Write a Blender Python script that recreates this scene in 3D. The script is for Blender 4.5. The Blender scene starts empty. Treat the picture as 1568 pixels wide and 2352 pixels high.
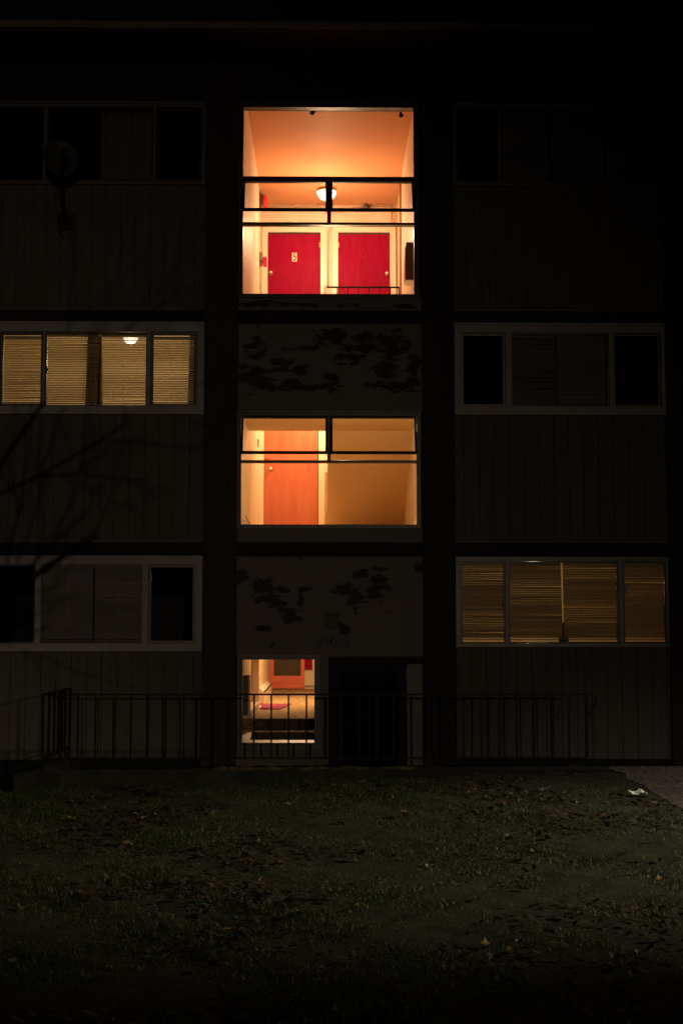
import bpy, math, random
import numpy as np
from mathutils import Vector, Matrix, noise as mnoise

random.seed(7)
rng = np.random.default_rng(11)
scene = bpy.context.scene
R = math.radians

# ------------------------------------------------------------------ camera, world, lights, exposure
CAM_Y, CAM_Z = -16.3, 1.65
PITCH, YAW = R(4.7), R(-0.72)
FPX = 3267.0                                   # focal length in pixels of a 1568 x 2352 picture
cam_data = bpy.data.cameras.new('camera')
cam_data.sensor_fit = 'VERTICAL'
cam_data.sensor_height = 36.0
cam_data.lens = 36.0 * FPX / 2352.0
cam_data.clip_start = 0.05
cam_data.clip_end = 400
cam = bpy.data.objects.new('camera', cam_data)
scene.collection.objects.link(cam)
cam.location = (0, CAM_Y, CAM_Z)
cam.rotation_euler = (math.pi / 2 + PITCH, 0, YAW)
scene.camera = cam

world = bpy.data.worlds.new('World')
scene.world = world
world.use_nodes = True
bg = world.node_tree.nodes['Background']
bg.inputs[0].default_value = (1.0, 0.85, 0.65, 1)
bg.inputs[1].default_value = 0.00035

scene.view_settings.view_transform = 'Standard'
scene.view_settings.look = 'None'
scene.view_settings.exposure = 0
scene.view_settings.gamma = 1
scene.cycles.max_bounces = 10
scene.cycles.diffuse_bounces = 7
scene.cycles.transparent_max_bounces = 16
scene.cycles.sample_clamp_indirect = 4.0
scene.cycles.caustics_reflective = False
scene.cycles.caustics_refractive = False


def lamp(name, typ, loc, power, color, radius=0.05, target=None, cone=None, blend=1.0):
    d = bpy.data.lights.new(name, typ)
    d.energy = power
    d.color = color
    d.shadow_soft_size = radius
    if typ == 'SPOT':
        d.spot_size = R(cone)
        d.spot_blend = blend
    o = bpy.data.objects.new(name, d)
    scene.collection.objects.link(o)
    o.location = loc
    if target is not None:
        o.rotation_euler = (Vector(target) - Vector(loc)).to_track_quat('-Z', 'Y').to_euler()
    return o


# street lamp far down the street behind the camera, one over the lawn at the right, a yard lamp over the driveway
lamp('street_lamp_light', 'SPOT', (5.5, -58, 5.2), 4900, (1.0, 0.78, 0.60), 0.045, (-5.2, 0, -0.6), 25, 1.0)
lamp('lawn_lamp_light', 'SPOT', (9.2, -8.3, 3.9), 1850, (1.0, 0.90, 0.58), 0.10, (1.2, -5.9, 0.0), 50, 1.0)
lamp('yard_lamp_light', 'SPOT', (5.2, -4.6, 4.6), 210, (1.0, 0.86, 0.76), 0.12, (4.2, -3.4, 0.0), 78, 0.8)
# stairwell, lobby and flat lamps, plus an added soffit fill
WARM = (1.0, 0.60, 0.30)
lamp('stair_top_light', 'POINT', (0.06, 5.0, 8.02), 98, (1.0, 0.62, 0.34), 0.10)
lamp('stair_middle_light', 'POINT', (0.10, 5.20, 5.42), 140, (1.0, 0.68, 0.36), 0.10)
lamp('soffit_fill_light', 'POINT', (0.25, 0.62, 4.17), 36, (1.0, 0.66, 0.32), 0.06)  # added fill, unseen above the window head, brightens the stair soffit
lamp('lobby_light', 'POINT', (-0.35, 5.3, 2.72), 175, (1.0, 0.68, 0.38), 0.10)
lamp('left_flat_light', 'POINT', (-2.50, 1.8, 5.10), 62, (1.0, 0.72, 0.40), 0.09)
lamp('right_flat_light', 'POINT', (3.0, 2.6, 2.20), 24, (1.0, 0.74, 0.42), 0.07)

# ------------------------------------------------------------------ photograph coordinates -> metres
_M = cam.rotation_euler.to_matrix()


def ray(px, py):
    return _M @ Vector(((px - 784.0) / FPX, (1176.0 - py) / FPX, -1.0))


def at(px, py, Y=0.0):
    d = ray(px, py)
    t = (Y - CAM_Y) / d.y
    return d.x * t, CAM_Z + d.z * t


def fx(px, py=1000, Y=0.0):
    return at(px, py, Y)[0]


def fz(py, px=760, Y=0.0):
    return at(px, py, Y)[1]


# ------------------------------------------------------------------ mesh and tagging helpers
COL = scene.collection


class MB:
    """collects faces and links them as one mesh object"""

    def __init__(self):
        self.v, self.f, self.smooth = [], [], set()

    def quad(self, a, b, c, d):
        n = len(self.v)
        self.v += [tuple(a), tuple(b), tuple(c), tuple(d)]
        self.f.append((n, n + 1, n + 2, n + 3))

    def box(self, x0, x1, y0, y1, z0, z1, m=None):
        if x0 > x1: x0, x1 = x1, x0
        if y0 > y1: y0, y1 = y1, y0
        if z0 > z1: z0, z1 = z1, z0
        n = len(self.v)
        pts = [(x0, y0, z0), (x1, y0, z0), (x1, y1, z0), (x0, y1, z0), (x0, y0, z1), (x1, y0, z1), (x1, y1, z1), (x0, y1, z1)]
        if m is not None:
            pts = [tuple(m @ Vector(p)) for p in pts]
        self.v += pts
        for q in ((0, 3, 2, 1), (4, 5, 6, 7), (0, 1, 5, 4), (1, 2, 6, 5), (2, 3, 7, 6), (3, 0, 4, 7)):
            self.f.append(tuple(n + i for i in q))
        return self

    def frame(self, x0, x1, z0, z1, w, y0, y1, wb=None, wt=None):
        wb = w if wb is None else wb
        wt = w if wt is None else wt
        self.box(x0, x0 + w, y0, y1, z0, z1)
        self.box(x1 - w, x1, y0, y1, z0, z1)
        self.box(x0 + w, x1 - w, y0, y1, z0, z0 + wb)
        self.box(x0 + w, x1 - w, y0, y1, z1 - wt, z1)
        return self

    def tube(self, pts, r, seg=8, cap=True):
        pts = [Vector(p) for p in pts]
        rs = r if isinstance(r, (list, tuple)) else [r] * len(pts)
        base = len(self.v)
        prev = None
        for i, p in enumerate(pts):
            t = (pts[min(i + 1, len(pts) - 1)] - pts[max(i - 1, 0)]).normalized()
            if prev is None:
                u = t.orthogonal().normalized()
            else:
                u = (prev - t * prev.dot(t))
                u = u.normalized() if u.length > 1e-6 else t.orthogonal().normalized()
            prev = u
            w = t.cross(u)
            for k in range(seg):
                a = 2 * math.pi * k / seg
                self.v.append(tuple(p + (u * math.cos(a) + w * math.sin(a)) * rs[i]))
        for i in range(len(pts) - 1):
            for k in range(seg):
                a = base + i * seg + k
                b = base + i * seg + (k + 1) % seg
                self.smooth.add(len(self.f))
                self.f.append((a, b, b + seg, a + seg))
        if cap:
            self.f.append(tuple(base + k for k in range(seg))[::-1])
            e = base + (len(pts) - 1) * seg
            self.f.append(tuple(e + k for k in range(seg)))
        return self

    def lathe(self, prof, origin, axis=(0, 0, 1), seg=28):
        ax = Vector(axis).normalized()
        u = ax.orthogonal().normalized()
        w = ax.cross(u)
        o = Vector(origin)
        base = len(self.v)
        for (r, h) in prof:
            for k in range(seg):
                a = 2 * math.pi * k / seg
                self.v.append(tuple(o + ax * h + (u * math.cos(a) + w * math.sin(a)) * max(r, 1e-4)))
        for i in range(len(prof) - 1):
            for k in range(seg):
                a = base + i * seg + k
                b = base + i * seg + (k + 1) % seg
                self.smooth.add(len(self.f))
                self.f.append((a, b, b + seg, a + seg))
        return self

    def build(self, name, mat=None, parent=None, bevel=0.0):
        me = bpy.data.meshes.new(name)
        me.from_pydata(self.v, [], self.f)
        for i in self.smooth:
            me.polygons[i].use_smooth = True
        if mat is not None:
            me.materials.append(mat)
        me.update()
        o = bpy.data.objects.new(name, me)
        COL.objects.link(o)
        if parent is not None:
            o.parent = parent
        if bevel:
            b = o.modifiers.new('bevel', 'BEVEL')
            b.width = bevel
            b.segments = 2
            b.limit_method = 'ANGLE'
        return o


def tag(o, label=None, cat=None, group=None, kind=None):
    if label: o['label'] = label
    if cat: o['category'] = cat
    if group: o['group'] = group
    if kind: o['kind'] = kind
    return o


def thing(name, label, cat, loc=(0, 0, 0), group=None):
    o = bpy.data.objects.new(name, None)
    o.empty_display_size = 0.1
    COL.objects.link(o)
    o.location = loc
    return tag(o, label, cat, group)


def rel(o):
    """keep a child's world-space mesh in place under an Empty that stands elsewhere"""
    if o.parent is not None:
        o.location = -o.parent.location
    return o


# ------------------------------------------------------------------ materials
MATS = {}


def mat(name, col, rough=0.7, col2=None, scale=6.0, stretch=(1, 1, 1), bump=0.0, bscale=40.0, metal=0.0, detail=6.0,
        lo=0.35, hi=0.65, spec=0.5, coat=0.0, sheen=0.0):
    if name in MATS: return MATS[name]
    m = bpy.data.materials.new(name)
    m.use_nodes = True
    nt = m.node_tree
    b = nt.nodes['Principled BSDF']
    b.inputs['Base Color'].default_value = (*col, 1)
    b.inputs['Roughness'].default_value = rough
    b.inputs['Metallic'].default_value = metal
    b.inputs['Specular IOR Level'].default_value = spec
    b.inputs['Coat Weight'].default_value = coat
    tc = nt.nodes.new('ShaderNodeTexCoord')
    mp = nt.nodes.new('ShaderNodeMapping')
    mp.inputs['Scale'].default_value = stretch
    nt.links.new(tc.outputs['Object'], mp.inputs[0])
    if col2 is not None:
        n = nt.nodes.new('ShaderNodeTexNoise')
        n.inputs['Scale'].default_value = scale
        n.inputs['Detail'].default_value = detail
        n.inputs['Roughness'].default_value = 0.62
        nt.links.new(mp.outputs[0], n.inputs['Vector'])
        r = nt.nodes.new('ShaderNodeMapRange')
        r.inputs['From Min'].default_value = lo
        r.inputs['From Max'].default_value = hi
        nt.links.new(n.outputs[0], r.inputs[0])
        mx = nt.nodes.new('ShaderNodeMix')
        mx.data_type = 'RGBA'
        mx.inputs[6].default_value = (*col, 1)
        mx.inputs[7].default_value = (*col2, 1)
        nt.links.new(r.outputs[0], mx.inputs[0])
        nt.links.new(mx.outputs[2], b.inputs['Base Color'])
    if bump:
        n2 = nt.nodes.new('ShaderNodeTexNoise')
        n2.inputs['Scale'].default_value = bscale
        n2.inputs['Detail'].default_value = 4
        nt.links.new(mp.outputs[0], n2.inputs['Vector'])
        bp = nt.nodes.new('ShaderNodeBump')
        bp.inputs['Strength'].default_value = bump
        bp.inputs['Distance'].default_value = 0.01
        nt.links.new(n2.outputs[0], bp.inputs['Height'])
        nt.links.new(bp.outputs[0], b.inputs['Normal'])
    MATS[name] = m
    return m


def emit(name, col, strength):
    m = bpy.data.materials.new(name)
    m.use_nodes = True
    nt = m.node_tree
    b = nt.nodes['Principled BSDF']
    b.inputs['Base Color'].default_value = (*col, 1)
    b.inputs['Emission Color'].default_value = (*col, 1)
    b.inputs['Emission Strength'].default_value = strength
    return m


def glass_mat(name, gloss=0.05, tint=(1, 1, 1), dirt=0.0):
    m = bpy.data.materials.new(name)
    m.use_nodes = True
    nt = m.node_tree
    out = nt.nodes['Material Output']
    nt.nodes.remove(nt.nodes['Principled BSDF'])
    tr = nt.nodes.new('ShaderNodeBsdfTransparent')
    tr.inputs[0].default_value = (*tint, 1)
    gl = nt.nodes.new('ShaderNodeBsdfGlossy')
    gl.inputs['Roughness'].default_value = 0.02
    lw = nt.nodes.new('ShaderNodeFresnel')
    lw.inputs[0].default_value = 1.45
    mx = nt.nodes.new('ShaderNodeMixShader')
    nt.links.new(lw.outputs[0], mx.inputs[0])
    nt.links.new(tr.outputs[0], mx.inputs[1])
    nt.links.new(gl.outputs[0], mx.inputs[2])
    nt.links.new(mx.outputs[0], out.inputs[0])
    return m


def blind_mat(name, col, trans):
    m = bpy.data.materials.new(name)
    m.use_nodes = True
    nt = m.node_tree
    out = nt.nodes['Material Output']
    b = nt.nodes['Principled BSDF']
    b.inputs['Base Color'].default_value = (*col, 1)
    b.inputs['Roughness'].default_value = 0.45
    t = nt.nodes.new('ShaderNodeBsdfTranslucent')
    t.inputs[0].default_value = (*col, 1)
    mx = nt.nodes.new('ShaderNodeMixShader')
    mx.inputs[0].default_value = trans
    nt.links.new(b.outputs[0], mx.inputs[1])
    nt.links.new(t.outputs[0], mx.inputs[2])
    nt.links.new(mx.outputs[0], out.inputs[0])
    return m


M_siding = mat('siding_paint', (0.150, 0.135, 0.105), 0.8, (0.115, 0.103, 0.08), 3.0, (6, 6, 0.6), 0.25, 30)
M_groove = mat('siding_backing', (0.05, 0.042, 0.034), 0.9)
M_white = mat('white_trim_paint', (0.50, 0.455, 0.41), 0.55, (0.40, 0.36, 0.32), 4.0, (1, 1, 1), 0.15, 60)
M_brown = mat('dark_brown_board', (0.030, 0.023, 0.018), 0.75, (0.020, 0.015, 0.012), 5.0, (4, 4, 0.5), 0.3, 30)
M_brown2 = mat('dark_brown_post', (0.050, 0.040, 0.031), 0.75, (0.034, 0.026, 0.021), 5.0, (4, 4, 0.5), 0.3, 30)
M_belt = mat('belt_board', (0.022, 0.018, 0.015), 0.8, (0.014, 0.012, 0.010), 5.0, (0.5, 4, 4), 0.3, 30)
M_bronze = mat('dark_bronze_metal', (0.045, 0.035, 0.026), 0.35, (0.025, 0.02, 0.016), 8, (1, 1, 1), 0.0, metal=0.35)
M_alu = mat('dull_aluminium', (0.16, 0.145, 0.125), 0.4, (0.10, 0.09, 0.08), 8, metal=0.3)
M_concrete = mat('old_concrete', (0.05, 0.045, 0.038), 0.95, (0.025, 0.023, 0.017), 3.0, (1, 1, 1), 0.8, 25)
M_moss = mat('mossy_concrete', (0.030, 0.026, 0.016), 1.0, (0.012, 0.013, 0.006), 5.0, (1, 1, 1), 1.0, 30)
M_rail = mat('black_iron', (0.004, 0.0035, 0.003), 0.5, (0.012, 0.008, 0.005), 12, lo=0.55, hi=0.75, spec=0.2)
M_black = mat('black_paint', (0.010, 0.009, 0.008), 0.6, spec=0.2)
M_wall = mat('stair_wall_paint', (0.80, 0.70, 0.56), 0.5, (0.68, 0.56, 0.41), 1.8, (1, 1, 0.45), 0.12, 50)
M_ceil = mat('stair_ceiling_paint', (0.66, 0.33, 0.165), 0.62, (0.61, 0.30, 0.145), 1.3, (1, 1, 1), 0.10, 25, spec=0.12)
M_casing = mat('cream_gloss_casing', (0.84, 0.76, 0.62), 0.35)
M_red = mat('red_door_paint', (0.27, 0.0005, 0.036), 0.55, (0.32, 0.012, 0.04), 3.5, (4, 4, 0.8), 0.12, 20, lo=0.35, hi=0.8, spec=0.08)
M_orange = mat('faded_orange_door_paint', (0.50, 0.115, 0.06), 0.45, (0.54, 0.17, 0.085), 2.4, (5, 5, 0.9), 0.12, 20, lo=0.3, hi=0.7)
M_orange2 = mat('orange_wood_door', (0.80, 0.21, 0.14), 0.45, (0.72, 0.15, 0.10), 3, (1, 1, 5))
M_brass = mat('worn_brass', (0.75, 0.60, 0.38), 0.25, metal=0.9)
M_grey = mat('grey_steel_box', (0.17, 0.155, 0.12), 0.5, (0.13, 0.12, 0.09), 6)
M_cream = mat('cream_enamel', (0.74, 0.66, 0.50), 0.4)
M_bell = mat('red_enamel', (0.62, 0.006, 0.035), 0.16, coat=0.5)
M_conduit = mat('painted_conduit', (0.58, 0.44, 0.30), 0.45)
M_smoke = mat('dark_grey_plastic', (0.10, 0.09, 0.06), 0.2)
M_mat = mat('pink_red_rug', (0.34, 0.030, 0.15), 0.95, (0.27, 0.022, 0.11), 30, bump=0.6, bscale=150)
M_flatwall = mat('flat_wall_paint', (0.70, 0.62, 0.46), 0.7)
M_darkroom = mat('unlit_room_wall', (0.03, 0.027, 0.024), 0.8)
M_curtain = mat('dark_curtain_cloth', (0.06, 0.045, 0.03), 0.95, (0.04, 0.03, 0.02), 4, (8, 1, 0.5))
M_roof = mat('roof_edge_metal', (0.30, 0.235, 0.17), 0.6, (0.24, 0.19, 0.14), 2, (0.5, 1, 4))
M_soffit = mat('soffit_board', (0.16, 0.075, 0.04), 0.8, (0.10, 0.05, 0.03), 3, (8, 0.6, 1))
M_roofing = mat('roof_felt', (0.03, 0.03, 0.03), 0.95)
M_glass = glass_mat('window_glass')
M_black_cloth = mat('black_digits', (0.006, 0.006, 0.006), 0.5)
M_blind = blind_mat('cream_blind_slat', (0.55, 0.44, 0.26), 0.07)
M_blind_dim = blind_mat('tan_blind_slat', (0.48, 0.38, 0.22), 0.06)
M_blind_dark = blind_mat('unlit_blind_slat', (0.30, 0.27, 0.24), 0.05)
M_cord = mat('blind_cord', (0.85, 0.78, 0.62), 0.8)


def carpet_mat():
    m = mat('woven_tan_carpet', (0.50, 0.37, 0.20), 0.95, (0.16, 0.10, 0.045), 28, (1.6, 0.8, 1), 0.8, 90, lo=0.42, hi=0.62, detail=3)
    return m


M_carpet = carpet_mat()


def peel_mat():
    """cream paint flaked off in patches, showing dark weathered board"""
    m = bpy.data.materials.new('peeling_cream_paint')
    m.use_nodes = True
    nt = m.node_tree
    N, L = nt.nodes, nt.links
    b = N['Principled BSDF']
    b.inputs['Roughness'].default_value = 0.8
    geo = N.new('ShaderNodeTexCoord')
    # horizontally drawn-out noise for the torn edges
    mp = N.new('ShaderNodeMapping')
    mp.inputs['Scale'].default_value = (3.0, 1, 7)
    L.new(geo.outputs['Object'], mp.inputs[0])
    n1 = N.new('ShaderNodeTexNoise')
    n1.inputs['Scale'].default_value = 1.6
    n1.inputs['Detail'].default_value = 9
    n1.inputs['Roughness'].default_value = 0.68
    L.new(mp.outputs[0], n1.inputs['Vector'])
    # patches where they are on the wall: (x px, y px, radius x, radius y) in the photograph's frame
    patches = [(588, 800, 26, 26), (575, 868, 36, 30), (612, 880, 30, 18), (650, 830, 40, 10), (688, 848, 26, 12), (640, 850, 30, 9), (700, 800, 40, 8), (670, 885, 34, 14),
               (720, 885, 34, 16), (770, 775, 46, 26), (830, 790, 40, 26), (800, 820, 44, 18), (900, 790, 40, 40), (880, 850, 36, 22), (920, 890, 42, 14), (950, 850, 18, 50), (860, 880, 26, 10), (760, 880, 30, 20),
               (556, 1330, 20, 18), (602, 1350, 28, 34), (626, 1378, 30, 16), (665, 1412, 30, 24), (640, 1392, 26, 10), (690, 1390, 10, 22), (652, 1355, 14, 8), (610, 1445, 18, 8), (700, 1352, 14, 7),
               (790, 1352, 30, 18), (815, 1372, 20, 26), (828, 1318, 20, 12), (868, 1325, 20, 26), (860, 1365, 26, 18), (835, 1385, 24, 10), (880, 1350, 22, 10), (790, 1446, 14, 18), (965, 1300, 18, 14),
               (610, 698, 60, 8), (690, 700, 36, 6), (800, 700, 26, 7), (940, 704, 40, 5)]
    sep = N.new('ShaderNodeSeparateXYZ')
    L.new(geo.outputs['Object'], sep.inputs[0])
    acc = None
    for (px, py, rx, ry) in patches:
        X, Z = at(px, py, 0)
        k = 0.00499
        ax = N.new('ShaderNodeMath'); ax.operation = 'SUBTRACT'; ax.inputs[1].default_value = X
        L.new(sep.outputs[0], ax.inputs[0])
        ax2 = N.new('ShaderNodeMath'); ax2.operation = 'DIVIDE'; ax2.inputs[1].default_value = rx * k
        L.new(ax.outputs[0], ax2.inputs[0])
        az = N.new('ShaderNodeMath'); az.operation = 'SUBTRACT'; az.inputs[1].default_value = Z
        L.new(sep.outputs[2], az.inputs[0])
        az2 = N.new('ShaderNodeMath'); az2.operation = 'DIVIDE'; az2.inputs[1].default_value = ry * k
        L.new(az.outputs[0], az2.inputs[0])
        sx = N.new('ShaderNodeMath'); sx.operation = 'MULTIPLY'
        L.new(ax2.outputs[0], sx.inputs[0]); L.new(ax2.outputs[0], sx.inputs[1])
        sz = N.new('ShaderNodeMath'); sz.operation = 'MULTIPLY_ADD'
        L.new(az2.outputs[0], sz.inputs[0]); L.new(az2.outputs[0], sz.inputs[1]); L.new(sx.outputs[0], sz.inputs[2])
        if acc is None:
            acc = sz
        else:
            mn = N.new('ShaderNodeMath'); mn.operation = 'SMOOTH_MIN'; mn.inputs[2].default_value = 0.3
            L.new(acc.outputs[0], mn.inputs[0]); L.new(sz.outputs[0], mn.inputs[1])
            acc = mn
    # distance + torn noise -> paint present?
    q = N.new('ShaderNodeMath'); q.operation = 'MULTIPLY_ADD'; q.inputs[1].default_value = 10.0; q.inputs[2].default_value = -4.8
    L.new(n1.outputs[0], q.inputs[0])
    sm = N.new('ShaderNodeMath'); sm.operation = 'MINIMUM'; sm.inputs[1].default_value = 2.2
    L.new(acc.outputs[0], sm.inputs[0])
    ad = N.new('ShaderNodeMath'); ad.operation = 'ADD'
    L.new(sm.outputs[0], ad.inputs[0]); L.new(q.outputs[0], ad.inputs[1])
    mr = N.new('ShaderNodeMapRange'); mr.inputs['From Min'].default_value = 0.88; mr.inputs['From Max'].default_value = 0.93
    L.new(ad.outputs[0], mr.inputs[0])
    n3 = N.new('ShaderNodeTexNoise'); n3.inputs['Scale'].default_value = 2.5; n3.inputs['Detail'].default_value = 4
    L.new(geo.outputs['Object'], n3.inputs['Vector'])
    base = N.new('ShaderNodeMix'); base.data_type = 'RGBA'
    base.inputs[6].default_value = (0.235, 0.21, 0.175, 1); base.inputs[7].default_value = (0.18, 0.16, 0.13, 1)
    L.new(n3.outputs[0], base.inputs[0])
    mx = N.new('ShaderNodeMix'); mx.data_type = 'RGBA'
    mx.inputs[6].default_value = (0.046, 0.038, 0.033, 1)
    L.new(base.outputs[2], mx.inputs[7])
    L.new(mr.outputs[0], mx.inputs[0])
    L.new(mx.outputs[2], b.inputs['Base Color'])
    bp = N.new('ShaderNodeBump'); bp.inputs['Strength'].default_value = 0.6; bp.inputs['Distance'].default_value = 0.004
    L.new(mr.outputs[0], bp.inputs['Height']); L.new(bp.outputs[0], b.inputs['Normal'])
    return m


M_peel = peel_mat()

# ================================================================== THE BUILDING
CE = 8.475                                     # ceiling height of the top storey
B = thing('apartment_building', 'three storey apartment block with lit stairwell windows and peeling centre panels', 'building')

XL0, XL1 = fx(-32, 900), fx(469, 900)          # left bay of siding and windows
XC0, XC1 = fx(546, 1000), fx(970, 1000)        # centre bay
XR0, XR1 = fx(1043, 900), fx(1532, 1200)
Z_BASE = -0.9
Z_TOP = fz(66, 760, -0.95) - 0.0115
zw3t, zw3b = fz(238), fz(426)
zw2t, zw2b = fz(744), fz(953)
zw1t, zw1b = fz(1279), fz(1495)
zw1rt, zw1rb = fz(1281), fz(1485)
zb2t, zb2b = fz(712), fz(744)                  # belt between storeys 3 and 2
zb1t, zb1b = fz(1244), fz(1278)
z_found = fz(1744)


def wall_boxes(mb, x0, x1, z0, z1, holes, y0, y1):
    """solid wall with rectangular holes, cut in columns"""
    xs = sorted({x0, x1} | {min(max(h[i], x0), x1) for h in holes for i in (0, 1)})
    for a, b in zip(xs, xs[1:]):
        if b - a < 1e-5: continue
        mid = (a + b) / 2
        hs = sorted([(h[2], h[3]) for h in holes if h[0] < mid < h[1]])
        z = z0
        for (ha, hb) in hs:
            if ha > z: mb.box(a, b, y0, y1, z, ha)
            z = max(z, hb)
        if z < z1: mb.box(a, b, y0, y1, z, z1)


cwin_x0, cwin_x1 = fx(551, 700), fx(957, 700)
up_z0, up_z1 = fz(682), fz(240)
mid_z0, mid_z1 = fz(1211), fz(948)
lob_x0, lob_x1 = fx(549, 1610), fx(729, 1610)
lob_z0, lob_z1 = fz(1713), fz(1508)
door_x0, door_x1 = fx(754, 1620), fx(971, 1620)
door_z1 = fz(1514)
holes = [(XL0, XL1, zw3b, zw3t), (XL0, XL1, zw2b, zw2t), (XL0, XL1, zw1b, zw1t),
         (XR0, XR1, zw3b, zw3t), (XR0, XR1, zw2b, zw2t), (XR0, XR1, zw1rb, zw1rt),
         (cwin_x0, cwin_x1, up_z0, up_z1), (cwin_x0, cwin_x1, mid_z0, mid_z1),
         (lob_x0, lob_x1, lob_z0, lob_z1), (door_x0, door_x1, -0.75, door_z1)]
mb = MB()
wall_boxes(mb, -7.5, 7.5, Z_BASE, Z_TOP, holes, 0.03, 0.22)
mb.box(-7.5, -7.3, 0.22, 11.5, Z_BASE, Z_TOP)
mb.box(7.3, 7.5, 0.22, 11.5, Z_BASE, Z_TOP)
mb.box(-7.5, 7.5, 11.5, 11.7, Z_BASE, Z_TOP)
mb.build('wall', M_groove, B)

# siding boards of the side bays
BW = 0.1725


def siding(x0, x1, z0, z1, phase):
    m = MB()
    x = x0 - phase
    while x < x1:
        a, b = max(x, x0), min(x + BW - 0.007, x1)
        if b - a > 0.01:
            m.box(a, b, 0.012, 0.0295, z0, z1)
        x += BW
    return m.build('siding', M_siding, B)


for (a, b) in ((XL0, XL1), (XR0, XR1)):
    right = a > 0
    siding(a, b, zb2t + 0.002, zw3b, 0.02)
    siding(a, b, zb1t + 0.002, zw2b, 0.06)
    siding(a, b, z_found, zw1rb if right else zw1b, 0.0)
siding(-7.5, XL0 - 0.42, z_found, Z_TOP - 0.3, 0.0)
siding(XR1 + 0.42, 7.5, z_found, Z_TOP - 0.3, 0.0)

# dark belts
for (zt, zb) in ((zb2t, zb2b), (zb1t, zb1b)):
    for (a, b, yy) in ((XL0, XL1, -0.004), (XR0, XR1, -0.004), (XC0, XC1, 0.0)):
        MB().box(a, b, yy, 0.0285, zb, zt).build('belt_board', M_belt, B)
        MB().box(a, b, -0.016, -0.0045, zt - 0.006, zt + 0.006).build('drip_strip', M_roof, B)
# boards above the top windows, coloured black for the shadow under the eaves
m = MB()
m.box(XL0, XL1, 0.0, 0.0285, zw3t, Z_TOP)
m.box(XR0, XR1, 0.0, 0.0285, zw3t, Z_TOP)
m.box(XC0, XC1, 0.0, 0.0285, up_z1, Z_TOP)
m.build('upper_board', M_belt, B)

# pilasters between the bays, each of a few vertical boards
for (a, b) in ((XL1, XC0), (XC1, XR0), (XL0 - 0.42, XL0), (XR1, XR1 + 0.42)):
    w = b - a
    m = MB()
    m.box(a + 0.001, a + w * 0.36, -0.050, 0.0285, Z_BASE, Z_TOP)
    m.box(b - w * 0.26, b - 0.001, -0.044, 0.0285, Z_BASE, Z_TOP)
    m.box(a + w * 0.36, b - w * 0.26, -0.024, 0.0285, Z_BASE, Z_TOP)
    for q in (0.47, 0.60):
        m.box(a + w * q, a + w * (q + 0.018), -0.034, -0.0245, Z_BASE, Z_TOP)
    m.build('pilaster', M_brown if a > 0 else M_brown2, B)

# centre panels of peeling paint
m = MB()
m.box(XC0, XC1, 0.010, 0.0285, zb2t + 0.012, up_z0)
m.build('peeling_panel', M_peel, B)
m = MB()
m.box(XC0, XC1, 0.010, 0.0285, mid_z1, zb2b)
m.build('peeling_panel', M_peel, B)
m = MB()
m.box(XC0, XC1, 0.010, 0.0285, zb1t + 0.008, mid_z0)
m.build('peeling_panel', M_peel, B)
m = MB()
m.box(XC0, XC1, 0.010, 0.0285, lob_z1, zb1b)
m.box(lob_x1, door_x0, 0.010, 0.0285, -0.75, lob_z1)
m.box(XC0, lob_x1, 0.010, 0.0285, -0.75, lob_z0)
m.build('peeling_panel', M_peel, B)
for (a, b) in ((XC0, cwin_x0), (cwin_x1, XC1)):
    MB().box(a, b, 0.010, 0.0285, up_z0, up_z1).build('side_trim', M_brown2, B)
    MB().box(a, b, 0.010, 0.0285, mid_z0, mid_z1).build('side_trim', M_brown2, B)

# foundation
m = MB()
m.box(-7.5, XC0, 0.008, 0.0285, Z_BASE, z_found)
m.box(XC1, 7.5, 0.008, 0.0285, Z_BASE, z_found)
m.build('foundation', mat('black_foundation', (0.012, 0.011, 0.010), 0.95), B)

# roof
ze = fz(66, 760, -0.95)
zt_ = fz(50, 760, -0.95)
m = MB()
m.box(-8.2, -1.62, -0.95, -0.925, ze, zt_)
m.box(-1.612, 1.9, -0.95, -0.925, ze, zt_)
m.box(1.908, 8.2, -0.95, -0.925, ze, zt_)
m.build('fascia', M_roof, B)
m = MB()
x = -8.2
while x < 8.2:
    m.box(x, x + 0.092, -0.90, 0.028, ze - 0.01, ze + 0.012)
    x += 0.1
m.build('soffit', M_soffit, B)
m = MB()
m.box(-8.2, 8.2, -0.924, 0.22, ze + 0.014, ze + 0.10)
m.box(-8.2, 8.2, -0.90, 0.22, ze + 0.10, ze + 0.42)
m.box(-8.2, 8.2, 0.22, 11.9, CE + 0.05, CE + 0.25)
m.build('roof', M_roofing, B)


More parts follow.
